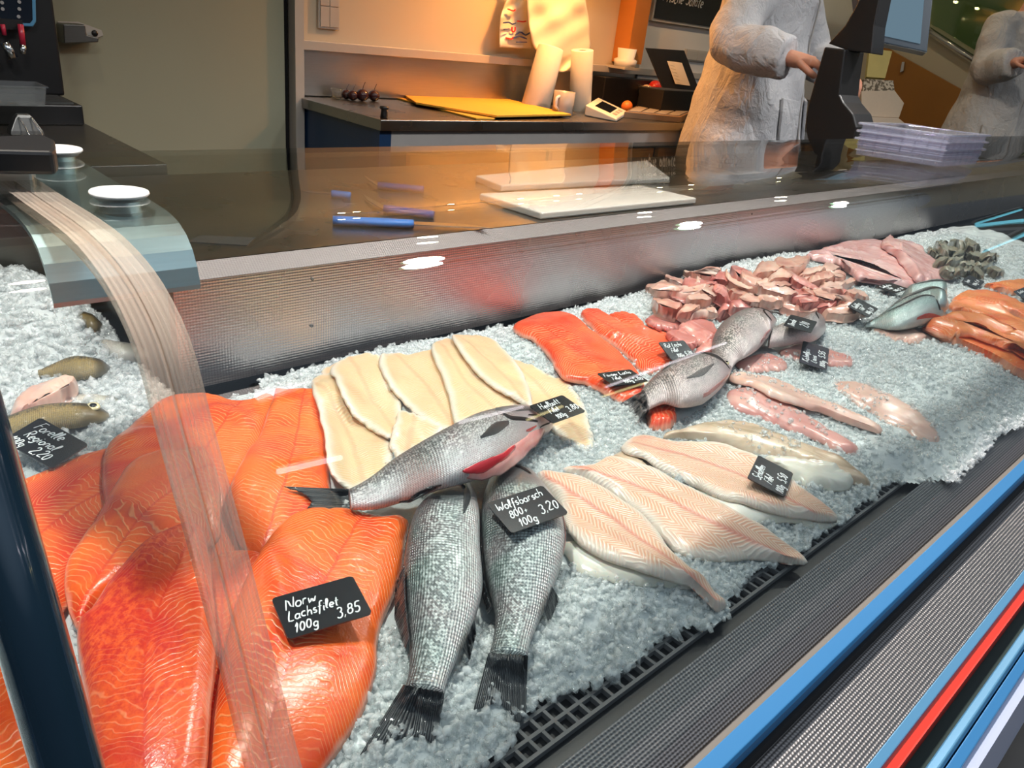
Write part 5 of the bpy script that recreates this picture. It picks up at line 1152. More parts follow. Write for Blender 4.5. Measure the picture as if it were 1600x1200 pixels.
# small things at the left end
p = on_counter(600, 184); s = 1 / pxm(p)
o = MB().lathe([(6 * s, 0), (5 * s, 10 * s), (5 * s, 12 * s), (7 * s, 13 * s), (7 * s, 17 * s), (1 * s, 17.5 * s)], p, 18).build('bottle_stopper', 'black', smooth=True); tag(o, 'small black stopper standing at the counter corner', 'stopper')
for i, (u, v, r, lab) in enumerate(((541, 155, 8, 'small dark fruit beside the clear cup'), (551, 157, 8.5, 'dark red fruit second from the clear cup'), (566, 158, 10, 'largest dark fruit, in the middle of the row'), (584, 158, 9, 'dark fruit with a stem, rightmost of its row'))):
    p = on_counter(u, v); s = 1 / pxm(p); t = empty('fruit', p, lab, 'fruit', 'dark fruits on the back counter')
    MB().ball(p + (0, 0, r * 0.9 * s), (r * s, r * s, r * 0.9 * s)).build('flesh', 'cherry', t, smooth=True)
    MB().tube([p + (0, 0, r * 1.7 * s), p + (0.004, 0, r * 2.2 * s), p + (0.012, 0, r * 2.8 * s)], 0.0012, 6).build('stem', 'cherry', t)
p = on_counter(526, 155); s = 1 / pxm(p)
o = MB().lathe([(7 * s, 0), (9 * s, 16 * s), (8.4 * s, 16 * s), (6.4 * s, 1 * s), (0.5 * s, 1 * s)], p, 20).build('clear_cup', 'box_clear', smooth=True); tag(o, 'small clear plastic cup at the left end of the counter', 'cup')
# paper rolls
for (ub, vb, wb, ut, vt, wt, lab) in ((836, 174, 45, 861, 74, 39, 'left paper roll, leaning to the right'), (906, 178, 34, 910, 78, 33, 'right paper roll beside the grey mug')):
    p = on_counter(ub, vb - 5); s = 1 / pxm(p); q = at_y(ut, vt, p[1]); t = empty('paper_roll', p, lab, 'paper roll', 'paper rolls on the back counter')
    ax = q - p; L = np.linalg.norm(ax); ax /= L
    MB().lathe([(wb / 2 * s * 0.96, 0.0), (wb / 2 * s, 0.004), (wt / 2 * s * 1.02, L - 0.004), (wt / 2 * s * 0.98, L), (0.022, L), (0.021, L - 0.03)], p, 32, ax).build('paper', 'paper', t, smooth=True)
    MB().lathe([(0.021, L - 0.06), (0.021, L - 0.002), (0.019, L - 0.002), (0.019, L - 0.06)], p, 20, ax).build('core', 'wood_tray', t)
# mug
p = on_counter(878, 180); s = 1 / pxm(p); t = empty('mug', p, 'grey mug with dark print between the paper rolls', 'mug')
MB().lathe([(15 * s, 0), (16 * s, 2 * s), (16.5 * s, 35 * s), (15.5 * s, 35 * s), (15 * s, 4 * s), (0.5 * s, 4 * s)], p, 28).build('cup', 'mug', t, smooth=True)
MB().tube([p + np.array([-13 * s, -0.012, 29 * s]), p + np.array([-22 * s, -0.016, 26 * s]), p + np.array([-23 * s, -0.016, 14 * s]), p + np.array([-14 * s, -0.012, 8 * s])], 2.4 * s, 10).build('handle', 'white_plastic', t, smooth=True)
mb = MB(); write(mb, 'F', 0, 0, 0.022, 0.0025, lambda x, y, z: p + np.array([6 * s + x, -math.sqrt(max(0, (16.6 * s) ** 2 - (6 * s + x) ** 2)) - 0.0005 - z, 8 * s + y]), 0.0); mb.build('print', 'black', t)
# wall shelf things
p = at_y(976, 104, 2.86); s = 1 / pxm(p); t = empty('bowl_stack', p, 'two white bowls stacked on the wall rail', 'bowl')
MB().lathe([(17 * s, 0), (18 * s, 10 * s), (13 * s, 12 * s), (15 * s, 26 * s), (14 * s, 26 * s), (1 * s, 16 * s)], p, 24).build('bowl', 'white_plastic', t, smooth=True)
box('shelf', (p[0] - 0.07, 2.80, p[2] - 0.012), (p[0] + 0.06, 2.938, p[2]), 'trim', t)
# grey carton, dark box, clear bowl with fruit
p0 = on_counter(950, 166); p1 = on_counter(988, 168); h = 33 / pxm(p0)
o = box('carton', (p0[0], p0[1], BZ), (p1[0], p0[1] + 0.07, BZ + h), MT['grey_cab'], bevel=0.002); tag(o, 'small grey carton behind the card terminal', 'carton')
a_, b_ = at_y(926, 168, 2.90), at_y(1012, 172, 2.90)
o = box('dark_recess_box', (a_[0], 2.84, BZ), (b_[0], 2.93, BZ + 0.155), 'black', bevel=0.004); tag(o, 'black box standing in for the dark recess behind the rolls', 'dark box')  # added box, its black stands in for a dark recess
p = on_counter(1012, 172); s = 1 / pxm(p)
o = MB().lathe([(17 * s, 0), (27 * s, 34 * s), (29 * s, 36 * s), (26 * s, 34 * s), (16 * s, 2 * s), (0.5 * s, 2 * s)], p, 28).build('clear_bowl', 'box_clear', smooth=True); tag(o, 'clear bowl of fruit left of the black display case', 'bowl')
for (du, dz, r, m, lab) in ((-13, 26, 11, 'fruit_pale', 'pale round fruit in the clear bowl'), (8, 14, 12, 'fruit_orange', 'orange fruit low in the clear bowl'), (7, 33, 11, 'fruit_red', 'red fruit on top in the clear bowl')):
    o = MB().ball(p + np.array([du * s, -0.004, (dz) * s]), r * s).build('fruit', m, smooth=True); tag(o, lab, 'fruit', 'fruit in the clear bowl')
p = on_counter(978, 176); o = MB().ball(p + (0, 0, 9 / pxm(p)), 9 / pxm(p)).build('tangerine', 'fruit_orange', smooth=True); tag(o, 'single orange tangerine lying beside the brown tray', 'fruit')
# card terminal
q = [on_counter(*c) for c in ((913, 181), (932, 168), (980, 180), (963, 191))]
t = empty('card_terminal', q[0], 'white card terminal lying on the back counter', 'card terminal')
up = np.array([0, 0, 1.0])
tp = [q[0] + up * 0.050, q[1] + up * 0.052, q[2] + up * 0.018, q[3] + up * 0.016]
mb = MB(); mb.v = [tuple(p) for p in q + tp]; mb.f = [(3, 2, 1, 0), (4, 5, 6, 7), (0, 1, 5, 4), (1, 2, 6, 5), (2, 3, 7, 6), (3, 0, 4, 7)][::1]; mb.build('case', 'white_plastic', t, bevel=0.006, bseg=3)
lerp = lambda a, b: (tp[0] * (1 - a) + tp[3] * a) * (1 - b) + (tp[1] * (1 - a) + tp[2] * a) * b
MB().prism([lerp(.22, .18), lerp(.72, .18), lerp(.72, .82), lerp(.22, .82)], (0, 0, 0.0015)).build('display', 'screen_dark', t)
for i in range(3): MB().prism([lerp(.78, .2 + .22 * i), lerp(.9, .2 + .22 * i), lerp(.9, .34 + .22 * i), lerp(.78, .34 + .22 * i)], (0, 0, 0.002)).build('key', 'grey_cab', t)
# brown tray box
q = [on_counter(*c) for c in ((974, 184), (1000, 170), (1090, 178), (1062, 192))]
t = empty('tray_box', q[0], 'flat brown box with a ribbed lid in front of the display case', 'box')
MB().prism(q, (0, 0, 0.028)).build('base', 'wood_tray', t, bevel=0.002)
for i in range(4):
    f = lambda a, b: (q[0] * (1 - a) + q[3] * a) * (1 - b) + (q[1] * (1 - a) + q[2] * a) * b + up * 0.028
    MB().prism([f(.06 + .23 * i, .06), f(.25 + .23 * i, .06), f(.25 + .23 * i, .94), f(.06 + .23 * i, .94)], (0, 0, 0.004)).build('lid_slat', 'grey_cab', t)
# black display case with a raised lid and a white price sheet
yb = on_counter(1060, 184)[1] + 0.03
f = lambda u, v, dy=0.0: at_y(u, v, yb + dy)
t = empty('display_case', f(1065, 184), 'black display case with a raised lid and a white sheet', 'display case')
bl, brr = f(1030, 184), f(1104, 190)
box('case', (bl[0], yb, BZ), (brr[0], yb + 0.16, f(1040, 141)[2]), 'black', t, 0.003)
L4 = [f(1010, 75, .05), f(1069, 79, .05), f(1093, 142, 0), f(1036, 137, 0)]
MB().prism(L4, (0, 0.008, 0)).build('lid', 'black', t)
o = MB().prism([f(1042, 95, .035), f(1065, 98, .035), f(1078, 134, 0.0), f(1055, 131, 0.0)], (0, -0.002, 0)).build('sheet', 'paper', t)
mb = MB()
for i in range(6): ribbon(mb, [(0, 0), (0.045, 0)], 0.0016, lambda x, y, z, i=i: f(1045 + i * 2.1, 101 + i * 5.4, 0.030 - i * 0.0055) + np.array([x, -0.004 - z, y - x * 0.12]))
mb.build('print', 'grey_cab', t)
# light switches
def switch(u0, v0, u1, v1, y, lab, rows):
    a, b = at_y(u0, v0, y), at_y(u1, v1, y); t = empty('light_switch', a, lab, 'light switch')
    x0, x1, z1, z0 = a[0], b[0], a[2], b[2]
    box('frame', (x0, y, z0), (x1, y - 0.008, z1), 'trim', t, 0.002)
    n = rows; hh = (z1 - z0 - 0.012) / n
    for i in range(n):
        for k in (0, 1): box('rocker', (x0 + 0.006 + k * (x1 - x0 - 0.012) / 2 + 0.001, y - 0.008, z0 + 0.008 + i * hh), (x0 + 0.006 + (k + 1) * (x1 - x0 - 0.012) / 2 - 0.001, y - 0.0125, z0 + 0.004 + (i + 1) * hh), 'trim', t, 0.001)
switch(496, -28, 529, 47, 2.945, 'tall grey light switch on the cream wall above the rail', 2)
switch(1071, 76, 1103, 98, 2.922, 'low grey double switch on the white wall', 1)
# orange cabinet side
a_, b_ = at_y(983, -60, 2.70), at_y(966, 96, 2.90)
xa, xb = at_y(968, 90, 2.88)[0], at_y(1001, 60, 2.88)[0]
o = box('wall_cabinet', (xa + 0.02, 2.84, at_y(975, 98, 2.88)[2]), (xb - 0.01, 2.948, rz(0.50)), 'orange_wood'); tag(o, 'narrow orange cabinet panel on the back wall', 'cabinet')
# chalkboard
a_, b_ = at_y(1022, 0, 2.922), at_y(1128, 40, 2.922)
t = empty('chalkboard', (a_[0], 2.92, b_[2]), 'black chalkboard with white writing on the white wall', 'chalkboard')
x0, x1, z0, z1 = a_[0] + 0.0, b_[0] + 0.15, at_y(1019, 28, 2.922)[2], rz(0.62)
box('frame', (x0 - 0.015, 2.905, z0 - 0.015), (x1 + 0.015, 2.924, z1 + 0.015), 'trim', t, 0.002)
box('slate', (x0, 2.900, z0), (x1, 2.906, z1), 'board_black', t)
mb = MB()
for i, tx in enumerate(('Frische Salate', 'hausgemacht', 'Krabben Salat', 'Matjes')): write(mb, tx, 0, 0, 0.06, 0.006, lambda x, y, z, i=i: np.array([x0 + 0.05 + x, 2.8995 - z, z0 + 0.09 + i * 0.10 + y]))
mb.build('writing', 'chalk', t)
# hanging film bags
def hanging(name, left, right, y, mat, lab, cat, amp, waves, prints=None, t=0.004, parent=None):
    n, m = 40, 30
    Lp, Rp = catmull(left, n), catmull(right, n)
    fr = []
    for i in range(n):
        row = []
        for j in range(m):
            s = j / (m - 1); u, v = Lp[i] * (1 - s) + Rp[i] * s
            dy = amp * math.sin(s * waves * math.pi + 1.5 * math.sin(i * 0.22) + i * 0.06) + amp * 0.6 * math.sin(s * waves * 2.7 + i * 0.45) + amp * 0.35 * math.sin(i * 0.8 + s * 9)
            row.append(at_y(u, v, y + dy))
        fr.append(row)
    fr = np.array(fr); bk_ = fr + np.array([0, t, 0])
    mb = MB(); mb.v = [tuple(p) for p in np.concatenate([fr.reshape(-1, 3), bk_.reshape(-1, 3)]).tolist()]; o_ = n * m
    for i in range(n - 1):
        for j in range(m - 1):
            a, b, c, d = i * m + j, i * m + j + 1, (i + 1) * m + j + 1, (i + 1) * m + j
            mb.f += [(a, d, c, b), (o_ + a, o_ + b, o_ + c, o_ + d)]
    ring = [(0, j) for j in range(m)] + [(i, m - 1) for i in range(1, n)] + [(n - 1, j) for j in range(m - 2, -1, -1)] + [(i, 0) for i in range(n - 2, 0, -1)]
    ids = [i * m + j for i, j in ring]
    for a, b in zip(ids, ids[1:] + ids[:1]): mb.f.append((a, b, o_ + b, o_ + a))
    o = mb.build(name, mat, parent, smooth=True)
    if lab: tag(o, lab, cat)
    return o, fr
t = empty('carrier_bag', at_y(805, 60, 2.86), 'white carrier bag with red and dark blue strokes hanging on the wall', 'bag')
o, fr = hanging('film', [(800, -30), (792, 0), (783, 25), (781, 50), (781, 74)], [(826, -30), (826, 0), (826, 30), (828, 55), (830, 76)], 2.88, 'bag', None, None, 0.006, 2.0, parent=t)
mb, mc = MB(), MB()
for (k, pts) in ((0, [(794, 14), (803, 17), (806, 15)]), (0, [(791, 59), (800, 61), (803, 58)]), (0, [(801, 42), (801, 49), (805, 49), (806, 42)]), (0, [(809, 33), (818, 34), (823, 33)]), (1, [(787, 36), (796, 35), (801, 38), (807, 36)]), (1, [(788, 46), (797, 45)]), (1, [(806, 55), (814, 50), (822, 55), (829, 51)]), (1, [(802, 60), (812, 57), (824, 61)]), (1, [(808, 66), (824, 66)])):
    P_ = [at_y(u, v, 2.862) for u, v in pts]
    tgt = mb if k == 0 else mc
    ribbon(tgt, [(p[0], p[2]) for p in P_], 0.006, lambda x, y, z: np.array([x, 2.866 - z * 2, y]))
mb.build('red_print', 'ink_red', t); mc.build('blue_print', 'ink_blue', t)
hanging('film_sheet', [(822, -40), (824, 0), (826, 30), (830, 55), (836, 75), (858, 100), (862, 114)], [(914, -40), (915, 0), (920, 30), (922, 60), (921, 80), (900, 104), (890, 112)], 2.82, 'bag', 'big crumpled white film sheet hanging over the paper rolls', 'film sheet', 0.006, 3.0)

# ------------------------------------------------------------------ coffee corner, upper left
CZ = rz(-0.338)
cm = empty('coffee_machine', (0.35, 2.4, CZ), 'black coffee machine with a lit frame display at the upper left', 'coffee machine')
xb_ = at_z(133, 196, CZ); xr_ = at_y(103, 156, 2.36)[0]
box('base', (-0.15, xb_[1], CZ), (xb_[0], 2.80, CZ + 0.048), 'black', cm, 0.004)
mb = MB()
for i in range(9): mb.box((0.42 + 0.0 * i, xb_[1] + 0.02 + i * 0.016, CZ + 0.048), (xb_[0] - 0.015, xb_[1] + 0.026 + i * 0.016, CZ + 0.052))
mb.build('drip_grille', 'steel_dark', cm)
box('body', (-0.15, 2.36, CZ + 0.048), (xr_, 2.82, rz(0.42)), 'black', cm, 0.006)
yS = 2.335
c_ = [at_y(u, v, yS) for u, v in ((-90, -60), (52, -60), (54, 38), (-90, 34))]
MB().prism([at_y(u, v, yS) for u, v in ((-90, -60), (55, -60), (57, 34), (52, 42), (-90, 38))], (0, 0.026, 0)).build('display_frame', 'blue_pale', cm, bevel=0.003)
MB().prism([at_y(u, v, yS - 0.001) for u, v in ((-90, -60), (49, -60), (51, 31), (47, 36), (-90, 31))], (0, 0.004, 0)).build('display', 'screen_dark', cm)
for u, v in ((3, 4), (30, 3), (30, 14), (29, 26), (4, 14)):
    p = at_y(u, v, yS - 0.002); MB().lathe([(0.004, 0), (0.004, 0.0015), (0.0004, 0.0015)], p, 12, (0, -1, 0)).build('icon', 'grey_cab', cm)
for (a, b, r, m, nm) in (((4, 38), (7, 55), 0.005, 'red_tube', 'milk_tube'), ((32, 38), (36, 72), 0.0065, 'red_tube', 'milk_tube'), ((36, 70), (36, 84), 0.007, 'chrome', 'spout'), ((7, 66), (21, 90), 0.011, 'chrome', 'spout')):
    MB().tube([at_y(*a, 2.31), at_y(*b, 2.31)], r, 14).build(nm, m, cm, smooth=True)
box('spout_block', (at_y(-20, 50, 2.31)[0], 2.325, at_y(10, 46, 2.31)[2]), (at_y(40, 50, 2.31)[0], 2.36, at_y(10, 30, 2.31)[2]), 'black', cm)
tb0 = at_z(-10, 166, CZ + 0.052); tb1 = at_z(70, 167, CZ + 0.052); hh = 30 / pxm(tb1)
mb = MB(); r0 = lambda s, z: [(tb0[0] - s, tb0[1] - s, z), (tb1[0] + s, tb0[1] - s, z), (tb1[0] + s, tb0[1] + 0.08 + s, z), (tb0[0] - s, tb0[1] + 0.08 + s, z)]
z0 = CZ + 0.053
mb.loft([r0(0, z0), r0(0.006, z0 + hh - 0.003), r0(0.010, z0 + hh - 0.003), r0(0.010, z0 + hh), r0(0.005, z0 + hh), r0(-0.0015, z0 + 0.0015)])
o = mb.build('clear_tub', 'box_clear'); tag(o, 'clear plastic tub standing on the coffee machine base', 'tub')
# steel holder with a wire loop
p = at_z(40, 209, CZ); s = 1 / pxm(p); t = empty('wire_holder', p, 'small steel holder with a wire loop in front of the coffee machine', 'holder')
bq = lambda w, d, z: [p + np.array([-w * s, -d * s, z * s]), p + np.array([w * s, -d * s, z * s]), p + np.array([w * s, d * s, z * s]), p + np.array([-w * s, d * s, z * s])]
MB().loft([bq(23, 14, 0), bq(22, 13, 6), bq(12, 8, 25), bq(8, 6, 30)]).build('body', 'steel_dark', t, bevel=0.002)
MB().tube(catmull([p + np.array([-8 * s, -10 * s, 26 * s]), p + np.array([-4 * s, -20 * s, 14 * s]), p + np.array([0 * s, -30 * s, 2 * s]), p + np.array([16 * s, -30 * s, 2 * s]), p + np.array([12 * s, -20 * s, 14 * s]), p + np.array([8 * s, -10 * s, 26 * s])], 30), 0.0016, 8).build('wire_loop', 'chrome', t, smooth=True)
# wall bracket
t = empty('wall_bracket', at_y(130, 52, 2.92), 'grey metal shelf bracket screwed to the wall beside the machine', 'bracket')
g_ = lambda u, v, dy=0.0: at_y(u, v, 2.928 - dy)
MB().prism([g_(90, 33), (g_(122, 34)), g_(158, 47), g_(161, 55), g_(145, 62), g_(125, 65), g_(90, 64)], (0, -0.004, 0)).build('plate', 'trim', t)
MB().prism([g_(88, 35, .004), g_(122, 36, .004), g_(125, 52, .004), g_(143, 56, .004), g_(143, 63, .004), g_(90, 65, .004)], (0, -0.07, 0)).build('arm', 'steel_dark', t, bevel=0.003)
MB().lathe([(0.010, 0), (0.009, 0.004), (0.002, 0.005)], g_(148, 52, 0.004), 14, (0, -1, 0)).build('screw', 'black', t, smooth=True)

# ------------------------------------------------------------------ on the staff worktop
WZ = rz(-0.358)
q = [at_z(u, v, WZ) for u, v in ((748, 313), (845, 344), (1087, 319), (1000, 299))]
o = MB().prism(q, (0, 0, 0.016)).build('cutting_board', 'cutting', bevel=0.004, bseg=3); tag(o, 'white cutting board at the front of the worktop', 'cutting board', 'white cutting boards')
q = [at_z(u, v, WZ) for u, v in ((742, 284), (782, 300), (1046, 286), (1010, 258))]
o = MB().prism(q, (0, 0, 0.016)).build('cutting_board', 'cutting', bevel=0.004, bseg=3); tag(o, 'white cutting board lying behind the front one', 'cutting board', 'white cutting boards')
def knife(a, b, c, m, lab, w=0.014):
    A, B, C_ = at_z(*a, WZ + 0.008), at_z(*b, WZ + 0.008), at_z(*c, WZ + 0.004)
    t = empty('knife', B, lab, 'knife', 'knives on the worktop'); d = B - A; d /= np.linalg.norm(d); n = np.array([-d[1], d[0], 0])
    rings = []
    for k, ww in ((0, .6), (.08, 1), (.35, .8), (.6, 1), (.9, .85), (1, .6)):
        m0 = A * (1 - k) + B * k; rings.append([m0 + n * w * ww * math.cos(x) + np.array([0, 0, 0.008 * math.sin(x)]) for x in np.linspace(0, 2 * math.pi, 12, endpoint=False)])
    MB().loft(rings).build('handle', m, t, smooth=True)
    e = C_ - B; MB().prism([B + n * w * 0.9, B + e * 0.7 + n * w * 0.8, C_ - n * w * 0.6, B - n * w * 0.8], (0, 0, 0.002)).build('blade', 'chrome', t)
knife((520, 344), (646, 350), (768, 356), 'blue_handle', 'knife with a bright blue handle nearest the glass')
knife((678, 336), (600, 326), (566, 306), 'navy_handle', 'knife with a thick dark blue handle')
knife((662, 296), (590, 290), (568, 276), 'navy_handle', 'added knife shape standing in for the reflected dark blue handle')  # added shape for the reflection of the thick dark blue handle
knife((548, 306), (518, 303), (470, 300), 'blue_handle', 'small blue handled knife at the left', 0.010)
q = [at_z(u, v, WZ) for u, v in ((294, 379), (312, 369), (399, 372.5), (386, 384.5))]
o = MB().prism(q, (0, 0, 0.0015)).build('dark_sheet', 'label_grey'); tag(o, 'dark grey rectangular sheet flat on the worktop', 'sheet')
# stack of clear trays resting on the glass
A_, B_, C_ = at_z(1334, 241, rz(-0.156)), at_z(1468, 261, rz(-0.156)), at_z(1527, 257, rz(-0.156)); D_ = A_ + C_ - B_
def clear_tray(dz, lab, hgt=0.030):
    t = empty('clear_tray', A_ + (0, 0, dz), lab, 'tray', 'clear plastic trays stacked on the glass')
    cen = (A_ + C_) / 2
    def ring(k, z): return [cen + (p - cen) * k + np.array([0, 0, dz + z]) for p in (A_, B_, C_, D_)]
    MB().loft([ring(0.97, 0), ring(1.0, hgt), ring(1.05, hgt), ring(1.05, hgt + 0.002), ring(0.985, hgt + 0.002), ring(0.955, 0.002)]).build('shell', 'clear', t)
    mb = MB()
    for e in range(4):
        a0, a1 = ring(0.99, 0.004), ring(1.008, hgt - 0.003)
        for k in np.linspace(0.06, 0.94, 7):
            i, j = e, (e + 1) % 4
            mb.tube([a0[i] * (1 - k) + a0[j] * k, a1[i] * (1 - k) + a1[j] * k], 0.0014, 6)
    for z in (0.010, 0.020):
        r_ = ring(1.0, z); mb.tube(r_ + [r_[0]], 0.0012, 6)
    mb.build('ribs', 'clear', t)
    r_ = ring(1.05, hgt + 0.001); MB().tube(r_ + [r_[0]], 0.0022, 8).build('rim', 'clear', t)
clear_tray(0.0, 'lowest clear plastic tray of the stack on the glass'); clear_tray(0.014, 'middle clear plastic tray of the stack on the glass'); clear_tray(0.028, 'topmost clear plastic tray of the stack on the glass')

# ------------------------------------------------------------------ scale with monitor
SX = 2.95
sc_ = empty('shop_scale', at_x(1300, 235, SX), 'tall black shop scale with a rounded foot and a tilted monitor', 'scale')
MB().prism([at_x(u, v, SX) for u, v in [(1288, 73), (1321, 77), (1315, 120), (1312, 148), (1318, 160), (1333, 178), (1339, 199), (1334, 218), (1322, 240), (1310, 250), (1290, 250), (1272, 240), (1261, 215), (1258, 195), (1262, 165), (1272, 130)]], (0.16, 0, 0)).build('column', 'black', sc_, bevel=0.006, bseg=3)
_b = at_x(1300, 240, SX); box('foot_plate', (SX + 0.01, _b[1] - 0.05, rz(-0.358)), (SX + 0.15, _b[1] + 0.06, max(_b[2], rz(-0.338))), 'black', sc_, 0.003)
MB().prism([at_x(u, v, SX + 0.03) for u, v in [(1294, 68), (1320, 40), (1348, -10), (1376, -10), (1366, 40), (1362, 84), (1322, 78)]], (0.10, 0, 0)).build('arm', 'black', sc_, bevel=0.004)
md = 2.86
MB().prism([at_d(u, v, md) for u, v in [(1371, -25), (1460, -25), (1449, 82), (1366, 64)]], -R[:, 2] * -0.035).build('monitor', plain('dark_blue_bezel', (0.012, 0.022, 0.034), 0.3), sc_, bevel=0.004)
MB().prism([at_d(u, v, md - 0.003) for u, v in [(1381, -25), (1446, -25), (1438, 68), (1379, 55)]], R[:, 2] * 0.004).build('screen', 'screen', sc_)
MB().prism([at_d(u, v, md) for u, v in [(1338, -25), (1370, -25), (1364, 62), (1346, 56)]], R[:, 2] * 0.05).build('monitor_back', 'black', sc_, bevel=0.004)
MB().prism([at_d(u, v, 3.05) for u, v in [(1364, 70), (1382, 72), (1374, 82), (1362, 80)]], R[:, 2] * 0.01).build('receipt', 'paper', sc_)

# ------------------------------------------------------------------ far right end of the back counter
p = at_z(1384, 202, BZ); fd = float(R[:, 2] @ (p - CAMP)); k_ = fd - 0.06
bx = empty('foam_box', p, 'white foam box with an angled lid standing at the far right', 'box')
g_ = lambda u, v, d=0.0: at_d(u, v, k_ + d)
MB().prism([g_(1346, 142), g_(1398, 141), g_(1413, 161), g_(1405, 184), g_(1346, 182)], R[:, 2] * 0.03).build('lid', 'styro', bx, bevel=0.004)
MB().prism([g_(1346, 182, -.06), g_(1404, 184, -.06), g_(1414, 192, -.06), g_(1400, 199, -.06), g_(1346, 198, -.06)], R[:, 2] * 0.16).build('base', 'styro', bx, bevel=0.005)
def terr():
    n = NB('speckled_white_card'); c, x, y, z = n.obj()
    return n.pb(n.mix(n.step(n.noise(c, 60, 3), 0.46, 0.56), (0.62, 0.58, 0.50), (0.14, 0.12, 0.09)), 0.7)
o = MB().prism([g_(1350, 123, .07), g_(1396, 126, .07), g_(1398, 145, .07), g_(1348, 144, .07)], R[:, 2] * 0.05).build('speckled_block', terr()); tag(o, 'speckled white block behind the foam lid', 'block')
o = MB().prism([g_(1359, 76, .12), g_(1394, 80, .12), g_(1383, 122, .12), g_(1354, 120, .12)], R[:, 2] * 0.03).build('yellow_carton', 'yellow_sign'); tag(o, 'yellowish carton with dark slots under the monitor', 'carton')

# ------------------------------------------------------------------ staff in white coats
def person(base, yaw, scale, label, right, left, coatmat, hem=0.50, skirt=0.30, fat=1.0, hand=1.0):
    """right/left: world points (elbow, wrist, knuckles) of each arm; base: feet centre on the floor"""
    base = np.array(base, float); cy, sy = math.cos(yaw), math.sin(yaw)
    X = np.array([cy, sy, 0]); Y = np.array([-sy, cy, 0]); Z = np.array([0, 0, 1.0])       # X: own left, -Y: facing
    w = lambda x, y, z: base + X * x * scale + Y * y * scale + Z * z * scale
    root = empty('person', base, label, 'person')
    # body: one skinned skeleton
    V, E_, RA = [], [], []
    def node(p, r, par=None):
        V.append(tuple(np.asarray(p, float))); RA.append(r * scale)
        if par is not None: E_.append((par, len(V) - 1))
        return len(V) - 1
    pel = node(w(0, 0, .95), .13); ab = node(w(0, 0, 1.10), .125, pel); ch = node(w(0, 0.01, 1.30), .14, ab); nk = node(w(0, 0.0, 1.47), .058, ch)
    jaw = node(w(0, -0.03, 1.56), .066, nk); sk = node(w(0, -0.012, 1.655), .088, jaw); top = node(w(0, 0.0, 1.71), .070, sk); ns = node(w(0, -0.125, 1.615), .012, sk)
    for s, arm in ((-1, right), (1, left)):
        sh = node(w(.17 * s, 0, 1.39), .062, ch); el = node(arm[0], .046, sh); wr = node(arm[1], .030, el)
        wr_p, kn = np.array(arm[1]), np.array(arm[2]); d = kn - wr_p; d /= np.linalg.norm(d)
        side = np.cross(d, Z); side /= np.linalg.norm(side); dn = np.cross(side, d); dn = dn if dn[2] < 0 else -dn
        pm = node(wr_p + d * .045 * hand, .027 * hand, wr)
        for f_, (o_, ln) in enumerate(((-.030 * hand, .070 * hand), (-.011 * hand, .080 * hand), (.009 * hand, .075 * hand), (.028 * hand, .060 * hand))):
            k = wr_p + d * .088 * hand + side * o_ * 1.05
            a = node(k, .0115 * hand, pm); b = node(k + d * ln * .35 + dn * ln * .22, .0095 * hand, a); c = node(k + d * ln * .45 + dn * ln * .60, .0088 * hand, b); node(k + d * ln * .20 + dn * ln * .85, .0078 * hand, c)
        tb = node(wr_p + (d * .035 + side * -.034 * s + dn * .008) * hand, .0125 * hand, pm); t2 = node(wr_p + (d * .070 + side * -.044 * s + dn * .026) * hand, .0105 * hand, tb); node(wr_p + (d * .098 + side * -.034 * s + dn * .038) * hand, .009 * hand, t2)
        hp = node(w(.095 * s, 0, .90), .095, pel); kn_ = node(w(.10 * s, -0.01, .50), .062, hp); an = node(w(.10 * s, 0.02, .09), .042, kn_); node(w(.11 * s, -.10, .035), .036, an)
    lo = np.array(origin(root)); me = bpy.data.meshes.new('body'); me.from_pydata([tuple(np.array(v) - lo) for v in V], E_, [])
    o = bpy.data.objects.new('body', me); COL.objects.link(o); o.parent = root; me.materials.append(MT['skin'])
    m = o.modifiers.new('skin', 'SKIN'); m.use_smooth_shade = True
    for i, sv in enumerate(me.skin_vertices[0].data): sv.radius = (RA[i], RA[i]); sv.use_root = (i == 0)
    su = o.modifiers.new('sub', 'SUBSURF'); su.levels = 2; su.render_levels = 2
    # hair, eyes, trousers, shoes
    hr = MB(); rings = []
    for k in range(8):
        a = k / 7 * math.pi * 0.62
        rings.append([w(0.098 * math.sin(a) * math.cos(t_) , 0.012 + 0.112 * math.sin(a) * math.sin(t_) + (0.03 if math.sin(t_) > 0 else 0) * math.sin(a) * k / 7, 1.675 + 0.108 * math.cos(a)) for t_ in np.linspace(0, 2 * math.pi, 20, endpoint=False)])
    hr.loft(rings).build('hair', 'hair', root, smooth=True)
    for s in (-1, 1):
        MB().ball(w(.033 * s, -.088, 1.635), .013 * scale).build('eye', 'pupil', root, smooth=True)
        MB().tube([w(.095 * s, 0, .92), w(.10 * s, -.01, .50), w(.10 * s, .02, .10)], [.115 * scale, .085 * scale, .075 * scale], 16).build('trouser_leg', 'trousers', root, smooth=True)
        MB().ball(w(.11 * s, -.05, .045), (.055 * scale, .075 * scale, .05 * scale)).build('shoe', 'black', root, smooth=True)
    # coat: torso and sleeves grown into one surface
    mb = MB(); rings = []
    prof_ = [(hem, skirt, skirt * .80), (.62, skirt * .98, skirt * .78), (.80, skirt * .90, skirt * .68), (.98, .245 * fat, .175 * fat), (1.12, .225 * fat, .16 * fat), (1.28, .225 * fat, .16 * fat), (1.38, .20, .135), (1.44, .13, .105), (1.475, .085, .085)]
